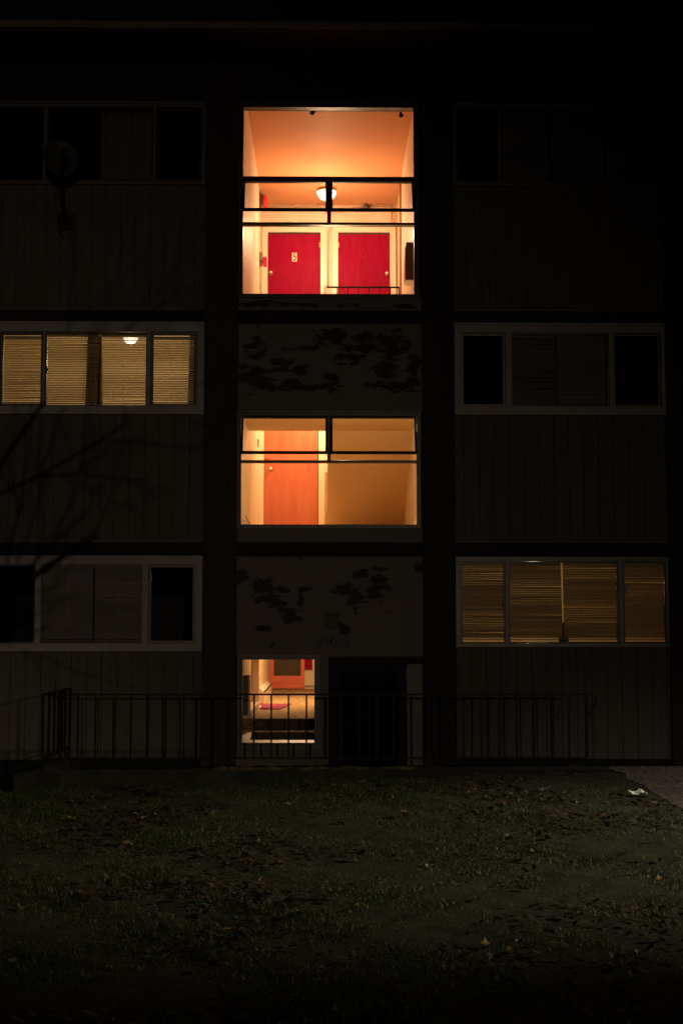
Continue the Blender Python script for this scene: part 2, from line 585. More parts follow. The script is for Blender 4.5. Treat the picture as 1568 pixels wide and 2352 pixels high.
# ------------------------------------------------------------------ side bay windows
def side_window(x0, x1, z0, z1, panes, trim_mat, trim, sash_mat, casement=(), yproud=-0.03):
    """outer trim with one opening per pane; panes = [(x0, x1)] in metres"""
    m = MB()
    ztp, zbt = z1 - trim, z0 + trim * 0.95
    m.box(x0, x1, yproud, 0.10, ztp, z1)
    m.box(x0, x1, yproud, 0.10, z0, zbt)
    edges = [x0] + [e for p in panes for e in p] + [x1]
    for i in range(0, len(edges), 2):
        if edges[i + 1] - edges[i] > 0.003:
            m.box(edges[i], edges[i + 1], yproud + 0.004, 0.10, zbt, ztp)
    w = m.build('window', trim_mat, B, bevel=0.003)
    # thin drip bead along the head and a projecting sill
    m = MB()
    m.box(x0, x1, yproud - 0.022, yproud - 0.001, z1 - 0.018, z1 + 0.010)
    m.build('head_bead', trim_mat, w)
    m = MB()
    m.box(x0, x1, yproud - 0.028, yproud - 0.001, z0 - 0.002, z0 + 0.028)
    m.build('sill', trim_mat, w)
    for i, (a, b) in enumerate(panes):
        sf = 0.030 if i in casement else 0.014
        m = MB()
        m.frame(a + 0.002, b - 0.002, zbt + 0.002, ztp - 0.002, sf, 0.012, 0.05)
        m.build('sash', sash_mat, w)
        m = MB()
        m.box(a + sf, b - sf, 0.028, 0.032, zbt + sf, ztp - sf)
        m.build('pane', M_glass, w)
    return w, zbt, ztp


def px_panes(lst, py):
    return [(fx(a, py), fx(b, py)) for a, b in lst]


P_L2 = px_panes([(4 - 4, 100), (104, 338), (346, 455)], 850)
w_l2, l2b, l2t = side_window(XL0, XL1, zw2b, zw2t, P_L2, M_white, fz(744) - fz(764), M_alu, (0, 2))
P_L1 = px_panes([(-20, 82), (95, 328), (341, 449)], 1380)
w_l1, l1b, l1t = side_window(XL0, XL1, zw1b, zw1t, P_L1, M_white, fz(1279) - fz(1297), M_alu, (2,))
P_L3 = px_panes([(-20, 100), (110, 352), (358, 464)], 330)
w_l3, l3b, l3t = side_window(XL0, XL1, zw3b, zw3t, P_L3, mat('weathered_trim', (0.16, 0.13, 0.10), 0.6),  fz(238) - fz(248), M_bronze, (2,), 0.0)
P_R3 = px_panes([(1046, 1143), (1150, 1392), (1398, 1502)], 330)
w_r3, r3b, r3t = side_window(XR0, XR1, zw3b, zw3t, P_R3, mat('weathered_trim_right', (0.20, 0.16, 0.12), 0.6),  fz(238) - fz(248), M_bronze, (0,), 0.0)
P_R2 = px_panes([(1058, 1160), (1172, 1397), (1406, 1516)], 850)
w_r2, r2b, r2t = side_window(XR0, XR1, zw2b, zw2t, P_R2, M_white, fz(744) - fz(764), M_alu, (0, 2))
P_R1 = px_panes([(1058, 1160), (1168, 1420), (1431, 1529)], 1380)
w_r1, r1b, r1t = side_window(XR0, XR1, zw1rb, zw1rt, P_R1, M_alu, fz(1281) - fz(1289), M_bronze, (), 0.0)


# small window catches
def catch(px, py, win, mat_=M_bronze):
    X, Z = at(px, py, 0)
    m = MB()
    m.box(X - 0.010, X + 0.010, -0.020, 0.011, Z - 0.040, Z + 0.035)
    m.box(X - 0.006, X + 0.028, -0.032, -0.0205, Z - 0.012, Z + 0.010)
    m.build('latch', mat_, win, bevel=0.002)


catch(108, 850, w_l2)
catch(1156, 1388, w_r1)


# ------------------------------------------------------------------ centre windows (dark bronze)
def bar(m, x0, x1, z0, z1, y0=-0.02, y1=0.07):
    m.box(x0, x1, y0, y1, z0, z1)


def awning(win, x0, x1, ztop, h, ang, name='awning_sash'):
    """sash hinged at the top and pushed out at the bottom"""
    T = Matrix.Translation((0, -0.012, ztop)) @ Matrix.Rotation(R(-ang), 4, 'X')
    m = MB()
    f = 0.024
    m.box(x0, x0 + f, -0.018, 0.014, -h, 0, T)
    m.box(x1 - f, x1, -0.018, 0.014, -h, 0, T)
    m.box(x0 + f, x1 - f, -0.018, 0.014, -h, -h + f * 1.1, T)
    m.box(x0 + f, x1 - f, -0.018, 0.014, -f, 0, T)
    s = m.build(name, M_bronze, win)
    m = MB()
    m.box(x0 + f, x1 - f, -0.004, 0.0, -h + f * 1.1, -f, T)
    m.build('awning_glass', M_glass, win)
    return s


def centre_window(x0, x1, z0, z1, rails, mull_x, mull_z, awn, fw=0.032, top=0.045, bot=0.03):
    m = MB()
    m.frame(x0, x1, z0, z1, fw, -0.03, 0.08, bot, top)
    w = m.build('stairwell_window', M_bronze, B, bevel=0.003)
    m = MB()
    for (a, b) in rails:
        bar(m, x0 + fw, x1 - fw, a, b, -0.026, 0.075)
    m.build('transom', M_bronze, w, bevel=0.003)
    m = MB()
    bar(m, mull_x[0], mull_x[1], mull_z[0], mull_z[1], -0.022, 0.07)
    m.build('mullion', M_bronze, w, bevel=0.003)
    # a thin outer bead round the frame catches the light
    m = MB()
    m.frame(x0 - 0.012, x1 + 0.012, z0 - 0.012, z1 + 0.012, 0.011, -0.036, -0.012)
    m.build('outer_bead', M_alu, w)
    for (a, b) in awn['glass']:
        m = MB()
        m.box(x0 + fw, x1 - fw, 0.02, 0.024, a, b)
        m.build('pane', M_glass, w)
    for (a, b) in ((x0 + fw + 0.004, mull_x[0] + 0.004), (mull_x[1] - 0.004, x1 - fw - 0.004)):
        awning(w, a, b, awn['z'], awn['h'], awn['a'])
    return w


mull = (fx(751, 465), fx(759.5, 465))
w_up = centre_window(cwin_x0, cwin_x1, up_z0, up_z1,
                     [(fz(417), fz(407)), (fz(517.5), fz(512))], mull, (fz(512), fz(417)),
                     dict(glass=[(fz(407), up_z1 - 0.045), (up_z0 + 0.03, fz(517.5))], z=fz(414), h=0.475, a=25))
mull2 = (fx(751, 1000), fx(759.5, 1000))
w_mid = centre_window(cwin_x0 - 0.006, cwin_x1 + 0.02, mid_z0, mid_z1,
                      [(fz(1063), fz(1057.5))], mull2, (fz(1057.5), mid_z1 - 0.045),
                      dict(glass=[(mid_z0 + 0.03, fz(1063))], z=fz(957), h=0.475, a=18))

# lobby window
m = MB()
m.frame(lob_x0, lob_x1, lob_z0, lob_z1, 0.036, -0.028, 0.09, 0.036, 0.034)
w_lob = m.build('lobby_window', M_bronze, B, bevel=0.003)
m = MB()
m.frame(lob_x0 - 0.014, lob_x1 + 0.016, lob_z0 - 0.016, lob_z1 + 0.014, 0.013, -0.036, -0.010)
m.build('outer_bead', M_alu, w_lob)
m = MB()
m.box(lob_x0 + 0.036, lob_x1 - 0.036, 0.02, 0.024, lob_z0 + 0.036, lob_z1 - 0.034)
m.build('pane', M_glass, w_lob)
m = MB()
m.box(lob_x0, lob_x1, 0.10, 0.42, lob_z0 - 0.02, lob_z0 + 0.034)
m.build('inner_sill', M_cream, w_lob)

# entrance
m = MB()
m.box(fx(760, 1620), fx(934, 1620), 0.16, 0.21, -0.75, fz(1526))
d_e = m.build('entrance_door', M_black, B, bevel=0.004)
m = MB()
m.box(fx(784, 1620), fx(916, 1620), 0.150, 0.1595, -0.35, fz(1545))
m.build('door_panel', mat('black_door_panel', (0.008, 0.007, 0.006), 0.7, spec=0.1), d_e)
m = MB()
hx, hz = at(928, 1590)
m.tube([(hx, 0.155, hz), (hx, 0.115, hz), (hx, 0.115, hz - 0.26), (hx, 0.155, hz - 0.26)], 0.010, 8)
m.build('handle', M_alu, d_e)
m = MB()
m.box(door_x0, door_x1, 0.06, 0.22, fz(1526), door_z1)
m.box(door_x0, fx(760, 1620), 0.06, 0.22, -0.75, fz(1526))
m.build('door_header', M_black, B)
m = MB()
m.box(fx(935, 1620), door_x1, 0.05, 0.22, -0.75, fz(1526))
m.build('side_panel', mat('pale_side_panel', (0.27, 0.235, 0.20), 0.6, (0.22, 0.19, 0.16), 3), B)

# ================================================================== INTERIORS
XW0, XW1 = -1.0, 1.17
Y_BACK = 6.1
F1, F2, F3 = 0.55, 3.17, 5.82


def part(name, m, material, bevel=0.0):
    return m.build(name, material, B, bevel)


# stairwell side walls and ceilings
m = MB()
m.box(XW0 - 0.10, XW0, 0.225, Y_BACK, F2 - 0.5, CE)
m.box(XW0 - 0.10, XW0, 0.225, 3.7, Z_BASE, F2 - 0.5)
m.box(XW0 - 0.06, XW0 + 0.03, 3.84, 10.15, Z_BASE, F2 - 0.5)
m.box(XW1, XW1 + 0.10, 0.225, 10.15, Z_BASE, CE)
m.box(XW0, XW1, Y_BACK, Y_BACK + 0.1, F2 - 0.17, CE)
m.box(XW0, XW1, 10.05, 10.15, F1, F2)
m.box(XW0, XW1, 0.2205, 0.26, up_z1 + 0.02, CE)
part('stair_wall', m, M_wall)
m = MB()
m.box(XW0, XW1, 0.261, Y_BACK, CE, CE + 0.02)
m.box(XW0, XW1, 4.78, Y_BACK, CE - 0.030, CE - 0.001)
part('stair_ceiling', m, M_ceil)
ORANGE_TAN = mat('stair_soffit_paint', (0.76, 0.58, 0.34), 0.55, (0.73, 0.55, 0.31), 2.0, (1, 1, 1), 0.1, 25)
MB().box(XW0, XW1, 4.80, Y_BACK, F3 - 0.17, F3 - 0.15).build('stair_ceiling', ORANGE_TAN, B)
MB().box(XW0, XW1, 2.4, 10.05, F2 - 0.19, F2 - 0.17).build('stair_ceiling', ORANGE_TAN, B)
MB().box(XW0, XW1, 4.80, Y_BACK, F3 - 0.149, F3).build('floor_slab', M_carpet, B)
MB().box(XW0, XW1, 4.80, Y_BACK, F2 - 0.169, F2).build('floor_slab', M_carpet, B)
MB().box(-0.86, XW1, 1.405, 10.05, F1 - 0.12, F1).build('floor_slab', M_carpet, B)
MB().box(XW0, -0.8605, 1.405, 10.05, F1 - 0.12, F1).build('floor_slab', M_carpet, B)
# arris strip where the right wall ends at the landing
m = MB()
m.box(XW1 - 0.03, XW1 + 0.001, 4.72, 4.80, F3, CE - 0.036)
part('corner_strip', m, mat('brown_corner_strip', (0.42, 0.22, 0.11), 0.5))
# half landings with their undersides
for zl in (F3 - 1.325, F2 - 1.31):
    MB().box(XW0, XW1, 0.225, 2.40, zl - 0.23, zl).build('half_landing', ORANGE_TAN, B)
# flights: right one up to the half landing, left one on to the next floor


def flight(x0, x1, ya, za, yb, zb, soff, name='stair_flight'):
    m = MB()
    n = 7
    for i in range(n):
        y0 = ya + (yb - ya) * i / n
        y1 = ya + (yb - ya) * (i + 1) / n
        z1 = za + (zb - za) * (i + 1) / n
        m.box(x0, x1, y0, y1, z1 - (zb - za) / n, z1)
    part(name, m, M_carpet)
    m = MB()
    ny = 0.23
    m.quad((x0, ya, za - ny), (x1, ya, za - ny), (x1, yb, zb - ny), (x0, yb, zb - ny))
    m.quad((x0, ya, za - ny), (x0, yb, zb - ny), (x0, yb, zb), (x0, ya, za))
    m.quad((x1, ya, za - ny), (x1, yb, zb - ny), (x1, yb, zb), (x1, ya, za))
    part('stair_soffit', m, soff)


XMR, XML = 0.055, -0.02
flight(XMR, XW1, 4.80, F2, 2.40, F3 - 1.325, ORANGE_TAN)
flight(XW0, XML, 2.40, F3 - 1.325, 4.80, F3, ORANGE_TAN)
flight(XMR, XW1, 4.80, F1, 2.40, F2 - 1.31, ORANGE_TAN)
flight(XW0, XML, 2.40, F2 - 1.31, 4.80, F2, ORANGE_TAN)
# lobby steps going down from the hall towards the entrance
m = MB()
m.box(-0.86, 1.16, 1.38, 1.42, 0.40, F1 - 0.002)
m.box(-0.86, 1.16, 0.93, 1.379, 0.26, 0.417)
m.box(-0.87, 1.16, 0.43, 0.929, 0.10, 0.285)
part('lobby_step', m, mat('dark_stair_carpet', (0.17, 0.125, 0.075), 0.95, (0.09, 0.06, 0.035), 34, (1, 1, 1), 0.8, 90, lo=0.42, hi=0.6), bevel=0.008)
m = MB()
m.box(-0.995, -0.885, 1.40, 3.70, F1, F1 + 0.09)
part('skirting', m, M_casing)
m = MB()   # added wall-coloured ramp, sloped to catch lobby light like the lit wall
n = len(m.v)
for x in (-0.999, -0.862):
    m.v += [(x, 0.2205, Z_BASE), (x, 3.69, Z_BASE), (x, 3.69, F1 + 0.04), (x, 0.2205, 0.33)]
m.f += [(0, 1, 2, 3), (7, 6, 5, 4), (0, 3, 7, 4), (3, 2, 6, 7), (1, 5, 6, 2)]
part('lit_wall_filler', m, M_wall)
m = MB()
m.box(-0.995, -0.90, 3.70, 3.84, F1, 2.95)
part('wall_post', m, M_casing, bevel=0.006)
# cream post where the dividing wall ends on the middle floor
m = MB()
m.box(at(745.4, 1100, 4.81)[0], at(752.5, 1100, 4.81)[0], 4.81, 4.89, F2, fz(1084, 748, 4.81))
part('newel_post', m, M_casing, bevel=0.01)


# ------------------------------------------------------------------ flat doors
def hinges(door, x, y, z0, z1):
    for z in (z0 + 0.22, (z0 + z1) / 2, z1 - 0.2):
        MB().box(x - 0.012, x + 0.012, y - 0.008, y - 0.001, z - 0.045, z + 0.045).build('hinge', M_brass, door)


def backing(x0, x1, z0, z1, y):
    MB().box(x0, x1, y - 0.006, y - 0.0005, z0, z1).build('door_gap', M_groove, B)


def casing(m, x0, x1, z0, z1, y, w=0.095):
    m.box(x0 - w, x0, y - 0.055, y - 0.001, z0, z1 + w)
    m.box(x1, x1 + w, y - 0.055, y - 0.001, z0, z1 + w)
    m.box(x0, x1, y - 0.055, y - 0.001, z1, z1 + w)
    m.box(x0 - w, x0 - w + 0.018, y - 0.068, y - 0.0555, z0, z1 + w)
    m.box(x1 + w - 0.018, x1 + w, y - 0.068, y - 0.0555, z0, z1 + w)
    m.box(x0 - w + 0.018, x1 + w - 0.018, y - 0.068, y - 0.0555, z1 + w - 0.018, z1 + w)


def knob(door, X, Y, Z, material=M_brass):
    m = MB()
    m.lathe([(0.0, 0.0), (0.034, 0.0), (0.034, 0.006), (0.014, 0.010), (0.012, 0.035), (0.026, 0.045), (0.030, 0.058), (0.022, 0.070), (0.0, 0.073)], (X, Y, Z), (0, -1, 0), 20)
    m.build('handle', material, door)


YD = Y_BACK
d5x0, d5x1 = at(615, 600, YD)[0], at(736, 600, YD)[0]
d6x0, d6x1 = at(776, 600, YD)[0], at(895, 600, YD)[0]
dz = at(760, 535, YD)[1]
m = MB()
backing(d5x0, d5x1, F3, dz, YD)
m.box(d5x0 + 0.008, d5x1 - 0.008, YD - 0.012, YD - 0.0065, F3 + 0.012, dz - 0.026)
door5 = m.build('flat_door', M_red, B)
m = MB()
casing(m, d5x0, d5x1, F3, dz, YD)
m.build('door_frame', M_casing, B, bevel=0.004)
m = MB()
backing(d6x0, d6x1, F3, dz, YD)
m.box(d6x0 + 0.008, d6x1 - 0.008, YD - 0.012, YD - 0.0065, F3 + 0.012, dz - 0.026)
door6 = m.build('flat_door', M_red, B)
m = MB()
casing(m, d6x0, d6x1, F3, dz, YD)
m.build('door_frame', M_casing, B, bevel=0.004)
kx, kz = at(622.6, 628, YD); knob(door5, kx, YD - 0.012, kz)
kx, kz = at(887.3, 629.5, YD); knob(door6, kx, YD - 0.012, kz)


def strokes(m, polys, to3, width_k, y0, y1):
    """calligraphic strokes: lists of (x, y, width) as flat ribbons with thickness"""
    for poly in polys:
        P = [Vector((x, y)) for x, y, w in poly]
        Wd = [w * width_k for x, y, w in poly]
        # resample with Catmull-Rom
        Q, WQ = [], []
        for i in range(len(P) - 1):
            p0, p1, p2, p3 = P[max(i - 1, 0)], P[i], P[i + 1], P[min(i + 2, len(P) - 1)]
            for k in range(5):
                t = k / 5
                Q.append(0.5 * ((2 * p1) + (p2 - p0) * t + (2 * p0 - 5 * p1 + 4 * p2 - p3) * t * t + (3 * p1 - p0 - 3 * p2 + p3) * t ** 3))
                WQ.append(Wd[i] + (Wd[i + 1] - Wd[i]) * t)
        Q.append(P[-1]); WQ.append(Wd[-1])
        n = len(m.v)
        for i, q in enumerate(Q):
            t = (Q[min(i + 1, len(Q) - 1)] - Q[max(i - 1, 0)])
            t = t.normalized() if t.length > 0 else Vector((1, 0))
            nn = Vector((-t.y, t.x)) * WQ[i] / 2
            for s in (1, -1):
                X, Z = to3(q.x + nn.x * s, q.y + nn.y * s)
                m.v.append((X, y0, Z)); m.v.append((X, y1, Z))
        for i in range(len(Q) - 1):
            a = n + i * 4
            m.f.append((a, a + 4, a + 6, a + 2))
            m.f.append((a + 1, a + 3, a + 7, a + 5))
            m.f.append((a, a + 1, a + 5, a + 4))
            m.f.append((a + 2, a + 6, a + 7, a + 3))
        a = n
        m.f.append((a, a + 2, a + 3, a + 1))
        a = n + (len(Q) - 1) * 4
        m.f.append((a, a + 1, a + 3, a + 2))


hinges(door5, d5x1 - 0.01, YD - 0.012, F3, dz)
hinges(door6, d6x0 + 0.01, YD - 0.012, F3, dz)
# number 5 on its plate, ghost of a 6, peepholes
px0, pz0 = at(668.2 + 2.5, 601, YD); px1, pz1 = at(682 - 0.0, 581, YD)
m = MB()
m.box(px0, px1, YD - 0.016, YD - 0.0125, pz0, pz1)
plate = m.build('number_plate', M_cream, door5)
m = MB()
cw, ch = px1 - px0, pz1 - pz0
strokes(m, [[(0.72, 0.12, 0.10), (0.38, 0.12, 0.10)], [(0.36, 0.10, 0.10), (0.31, 0.48, 0.10)],
            [(0.30, 0.46, 0.10), (0.50, 0.38, 0.12), (0.72, 0.50, 0.15), (0.72, 0.72, 0.15), (0.50, 0.88, 0.12), (0.24, 0.82, 0.10)]],
        lambda x, y: (px0 + cw * x, pz1 - ch * y), 1, YD - 0.0205, YD - 0.0165)
m.build('number_digit', M_black, door5)
m = MB()
c6x, c6z = at(835, 584, YD)
m.tube([(c6x + 0.03 * math.cos(a), YD - 0.0145, c6z - 0.03 + 0.035 * math.sin(a)) for a in [k * math.pi / 8 for k in range(17)]], 0.0045, 6, False)
m.tube([(c6x - 0.03, YD - 0.0145, c6z - 0.02), (c6x - 0.022, YD - 0.0145, c6z + 0.05), (c6x + 0.01, YD - 0.0145, c6z + 0.085)], 0.0045, 6)
m.build('number_digit', mat('worn_bronze_digit', (0.30, 0.03, 0.035), 0.4), door6)
for d_, (qx, qy) in ((door5, (677.5, 614.5)), (door6, (835, 612))):
    X, Z = at(qx, qy, YD)
    m = MB()
    m.lathe([(0.010, 0), (0.010, 0.005), (0.004, 0.006), (0.0, 0.003)], (X, YD - 0.012, Z), (0, -1, 0), 12)
    m.build('peephole', M_bronze, d_)

# middle floor door
YM = 5.9
m = MB()
m.box(XW0, XW1, YM, YM + 0.05, F2, F3 - 0.171)
part('landing_wall', m, M_wall)
mx0, mx1 = at(606, 1100, YM)[0], at(731, 1100, YM)[0]
m = MB()
backing(mx0, mx1, F2, F2 + 2.06, YM)
m.box(mx0 + 0.006, mx1 - 0.012, YM - 0.014, YM - 0.0065, F2 + 0.01, F2 + 2.04)
doorm = m.build('flat_door', M_orange, B)
doorm['label'] = 'faded orange door'
m = MB()
casing(m, mx0, mx1, F2, F2 + 2.06, YM, 0.10)
m.build('door_frame', M_casing, B, bevel=0.004)
kx, kz = at(622, 1078, YM); knob(doorm, kx, YM - 0.014, kz)
m = MB()
X, Z = at(651.5, 1009, YM)
m.tube([(X, YM - 0.014, Z), (X, YM - 0.03, Z), (X + 0.012, YM - 0.032, Z - 0.01)], 0.004, 6)
m.build('door_hook', M_bronze, doorm)
# lock chain plate
m = MB()
X, Z = at(612, 1052, YM)
m.tube([(X + 0.05 * math.cos(a), YM - 0.02, Z + 0.02 * math.sin(a)) for a in [math.pi + k * math.pi / 8 for k in range(9)]], 0.006, 6)
m.build('door_chain', M_bell, doorm)

# rear entrance of the lobby: glazed door with side light
YR = 10.05
m = MB()
gx = [at(p, 1560, YR)[0] for p in (618.5, 629, 690.5, 699, 718, 724)]
z_kick_t, z_kick_b = at(650, 1552, YR)[1], at(650, 1582, YR)[1]
zr_top = F1 + 2.05
m.box(gx[0], gx[1], YR - 0.06, YR - 0.015, F1 + 0.01, zr_top)
m.box(gx[2], gx[3], YR - 0.06, YR - 0.015, F1 + 0.01, zr_top)
m.box(gx[1], gx[2], YR - 0.055, YR - 0.02, F1 + 0.01, z_kick_t)
m.box(gx[1], gx[2], YR - 0.055, YR - 0.02, zr_top - 0.12, zr_top)
rd = m.build('rear_door', M_orange2, B, bevel=0.004)
m = MB()
m.box(gx[1], gx[2], YR - 0.04, YR - 0.036, z_kick_t, zr_top - 0.12)
m.build('door_glass', mat('dark_door_glass', (0.07, 0.055, 0.022), 0.25, (0.03, 0.025, 0.012), 4), rd)
m = MB()
m.box(gx[3] + 0.004, gx[4] - 0.01, YR - 0.05, YR - 0.015, F1 + 0.36, zr_top)
sd = m.build('red_jamb', M_red, B)
m = MB()
m.box(gx[3] + 0.006, gx[5] + 0.35, YR - 0.055, YR - 0.012, F1 + 0.06, F1 + 0.33)
m.build('kick_panel', M_cream, B, bevel=0.003)
m = MB()
m.box(gx[4], gx[4] + 0.03, YR - 0.05, YR - 0.015, F1 + 0.33, zr_top)
m.box(gx[4] + 0.031, gx[5] + 0.35, YR - 0.05, YR - 0.015, F1 + 0.33, F1 + 0.40)
m.build('sidelight_frame', M_casing, B)
m = MB()
m.box(gx[4] + 0.031, gx[5] + 0.35, YR - 0.04, YR - 0.03, F1 + 0.401, zr_top)
m.build('sidelight_glass', bpy.data.materials['dark_door_glass'], B)


# ------------------------------------------------------------------ flats behind the side bays
def room(x0, x1, z0, z1, depth, material, extra=None):
    m = MB()
    y0 = 0.225
    m.quad((x0, depth, z0), (x1, depth, z0), (x1, depth, z1), (x0, depth, z1))
    m.quad((x0, y0, z0), (x0, depth, z0), (x0, depth, z1), (x0, y0, z1))
    m.quad((x1, y0, z0), (x1, y0, z1), (x1, depth, z1), (x1, depth, z0))
    m.quad((x0, y0, z1), (x0, depth, z1), (x1, depth, z1), (x1, y0, z1))
    m.quad((x0, y0, z0), (x1, y0, z0), (x1, depth, z0), (x0, depth, z0))
    part('room_wall', m, material)


room(-6.0, -1.12, F2 + 0.01, F3 - 0.2, 4.6, M_flatwall)
room(1.29, 6.0, F1 - 0.2, F2 - 0.2, 4.8, mat('dim_flat_wall_paint', (0.58, 0.45, 0.25), 0.7))
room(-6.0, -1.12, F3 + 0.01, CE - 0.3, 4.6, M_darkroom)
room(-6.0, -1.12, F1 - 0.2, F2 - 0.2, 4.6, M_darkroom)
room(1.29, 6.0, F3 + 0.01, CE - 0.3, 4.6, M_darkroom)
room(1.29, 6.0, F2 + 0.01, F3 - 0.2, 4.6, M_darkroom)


# ================================================================== THINGS INSIDE
def ceiling_light(loc, label, r=0.17, strength=14, col=(1.0, 0.72, 0.42)):
    t = thing('ceiling_light', label, 'lamp', loc, None)
    m = MB()
    m.lathe([(0.0, 0.0), (r * 0.55, 0.0), (r * 0.55, -0.03), (r * 0.98, -0.035), (r * 0.98, -0.045), (0.0, -0.045)], (0, 0, 0), (0, 0, 1), 32)
    m.build('base', M_casing, t)
    m = MB()
    m.lathe([(r, -0.046), (r * 0.97, -0.07), (r * 0.85, -0.11), (r * 0.62, -0.15), (r * 0.3, -0.175), (0.0, -0.182)], (0, 0, 0), (0, 0, 1), 32)
    m.build('glass_dome', emit('lit_dome_' + label[:5].strip(), col, strength), t)
    m = MB()
    m.lathe([(0.014, -0.180), (0.016, -0.19), (0.008, -0.205), (0.0, -0.208)], (0, 0, 0), (0, 0, 1), 12)
    m.build('finial', M_brass, t)
    return t


LX = at(750, 440, 5.25)[0]
ceiling_light((LX, 5.25, CE - 0.036), 'lit glass dome ceiling light above the two red doors', 0.15, 6.5, (1.0, 0.66, 0.38))
bpy.data.objects['stair_top_light'].location = (LX, 4.7, CE - 0.92)
t = ceiling_light((-2.58, 2.5, F3 - 0.201), 'lit dome light glimpsed through the blinds of the lit left flat', 0.11, 2.2, (1.0, 0.85, 0.7))

# fire bell on the left wall
YB = 5.35
bx, bz = -1.0, at(603, 465, YB)[1]
t = thing('fire_bell', 'red fire alarm bell with grey back box high on the stairwell left wall', 'alarm bell', (bx, YB, bz))
m = MB(); m.box(0.001, 0.052, -0.055, 0.055, -0.02, 0.13); m.build('back_box', M_grey, t, bevel=0.004)
m = MB(); m.box(0.001, 0.040, -0.03, 0.03, -0.12, -0.021); m.build('bracket', M_grey, t, bevel=0.003)
m = MB(); m.lathe([(0.018, 0.052), (0.110, 0.058), (0.124, 0.075), (0.118, 0.098), (0.090, 0.116), (0.045, 0.126), (0.0, 0.128)], (0, 0, 0), (1, 0, 0), 32); m.build('gong', M_bell, t)
m = MB(); m.lathe([(0.010, 0.128), (0.010, 0.140), (0.0, 0.142)], (0, 0, 0), (1, 0, 0), 12); m.build('centre_bolt', M_brass, t)
m = MB(); m.tube([(0.02, 0, 0.13), (0.02, 0, 0.24), (0.03, 0.02, CE - bz - 0.04)], 0.014, 8); m.build('conduit', M_conduit, t)

hz0 = at(594, 600, YB)[1]
t = thing('alarm_horn', 'small red alarm horn on a grey box low on the stairwell left wall', 'alarm', (-1.0, YB, hz0))
m = MB(); m.box(0.001, 0.055, -0.05, 0.05, 0.0, 0.13); m.build('back_box', M_grey, t, bevel=0.004)
m = MB(); m.box(0.056, 0.120, -0.048, 0.048, -0.085, 0.062); m.build('horn_cover', M_bell, t, bevel=0.014)
m = MB(); m.box(0.004, 0.052, -0.03, 0.03, -0.075, -0.001); m.build('mount', M_alu, t, bevel=0.003)
m = MB(); m.tube([(0.015, 0, -0.075), (0.012, 0.0, -0.45)], 0.006, 6); m.build('cable', M_conduit, t)

# surface wiring on the back wall
zc = at(700, 476, YD)[1]


def back(px, py, off=0.02):
    X, Z = at(px, py, YD)
    return (X, YD - off, Z)


t = thing('wall_conduit', 'painted cable conduit with junction boxes running above the red doors', 'conduit', (0, YD, zc))
m = MB()
m.tube([back(606, 475), back(640, 476.5), back(662, 478)], 0.012, 8)
m.tube([back(676, 478), back(715, 476.5), back(742, 476)], 0.012, 8)
m.tube([back(606, 479), back(640, 480), back(662, 481)], 0.006, 6)
m.tube([back(745, 489), back(783, 489), back(798, 483), back(815, 479), back(830, 478)], 0.014, 8)
m.tube([back(847, 477), back(880, 477), back(903, 475), back(912, 458)], 0.013, 8)
m.build('pipe', M_conduit, rel(t) if False else t).location = (0, -YD, -zc)
m = MB()
for (qx, qy, w, h) in ((669, 478.5, 0.05, 0.03), (737, 477, 0.055, 0.03), (757, 481, 0.045, 0.05)):
    X, Y, Z = back(qx, qy)
    m.box(X - w, X + w, YD - 0.05, YD - 0.001, Z - h, Z + h)
m.build('junction_box', M_conduit, t, bevel=0.005).location = (0, -YD, -zc)
m = MB()
m.tube([back(759, 488), back(759, 525), back(755, 535), back(753.5, 560), back(753.5, 660)], 0.011, 8)
m.build('drop_pipe', M_conduit, t).location = (0, -YD, -zc)
# round detector / emergency lamp head
X, Y, Z = back(840, 480)
t = thing('emergency_light', 'small dark round lamp head on the wall above the right red door', 'emergency light', (X, YD, Z))
m = MB(); m.lathe([(0.0, 0.001), (0.040, 0.001), (0.040, 0.02), (0.022, 0.03), (0.022, 0.05)], (0, 0, 0), (0, -1, 0), 20); m.build('mount', M_conduit, t)
m = MB(); m.lathe([(0.022, 0.05), (0.048, 0.06), (0.056, 0.09), (0.050, 0.12), (0.0, 0.128)], (0, 0, 0), (0, -1, 0), 24); m.build('lamp_head', M_smoke, t)
# angled sounder box near right corner
X, Z = at(911, 487, YD)
t = thing('wall_speaker', 'slim tan box tilted off the wall in the right corner above the doors', 'speaker', (X, YD - 0.06, Z))
t.rotation_euler = (0, R(6), R(-35))
m = MB(); m.box(-0.07, 0.07, -0.03, 0.03, -0.19, 0.19); m.build('speaker_box', mat('tan_plastic', (0.50, 0.36, 0.24), 0.6), t, bevel=0.006)
m = MB(); m.box(-0.076, -0.0705, -0.028, 0.028, -0.18, 0.18); m.build('side_strip', M_red, t)

# leaves stuck on the outside of the top pane
for qx, qy, rz_, lb in ((718, 259, 0.2, 'dead leaf stuck on the top stairwell pane near its middle'), (921, 264, 1.4, 'dead leaf stuck at the right end of the top stairwell pane')):
    X, Z = at(qx, qy, 0.012)
    m = MB()
    pts = [(-0.035, 0.005), (-0.02, 0.026), (0.008, 0.022), (0.02, 0.030), (0.045, 0.006), (0.022, -0.006), (0.006, -0.028), (-0.022, -0.022)]
    for yy in (0.012, 0.016):
        for (a, b) in pts:
            m.v.append((a * math.cos(rz_) - b * math.sin(rz_), yy + 0.002 * math.sin(a * 90), a * math.sin(rz_) + b * math.cos(rz_)))
    m.f += [tuple(range(8))[::-1], tuple(range(8, 16))] + [(i, (i + 1) % 8, 8 + (i + 1) % 8, 8 + i) for i in range(8)]
    o = tag(m.build('stuck_leaf', mat('wet_dark_leaf', (0.03, 0.02, 0.012), 0.7)), lb, 'leaf')
    o.location = (X, 0, Z)
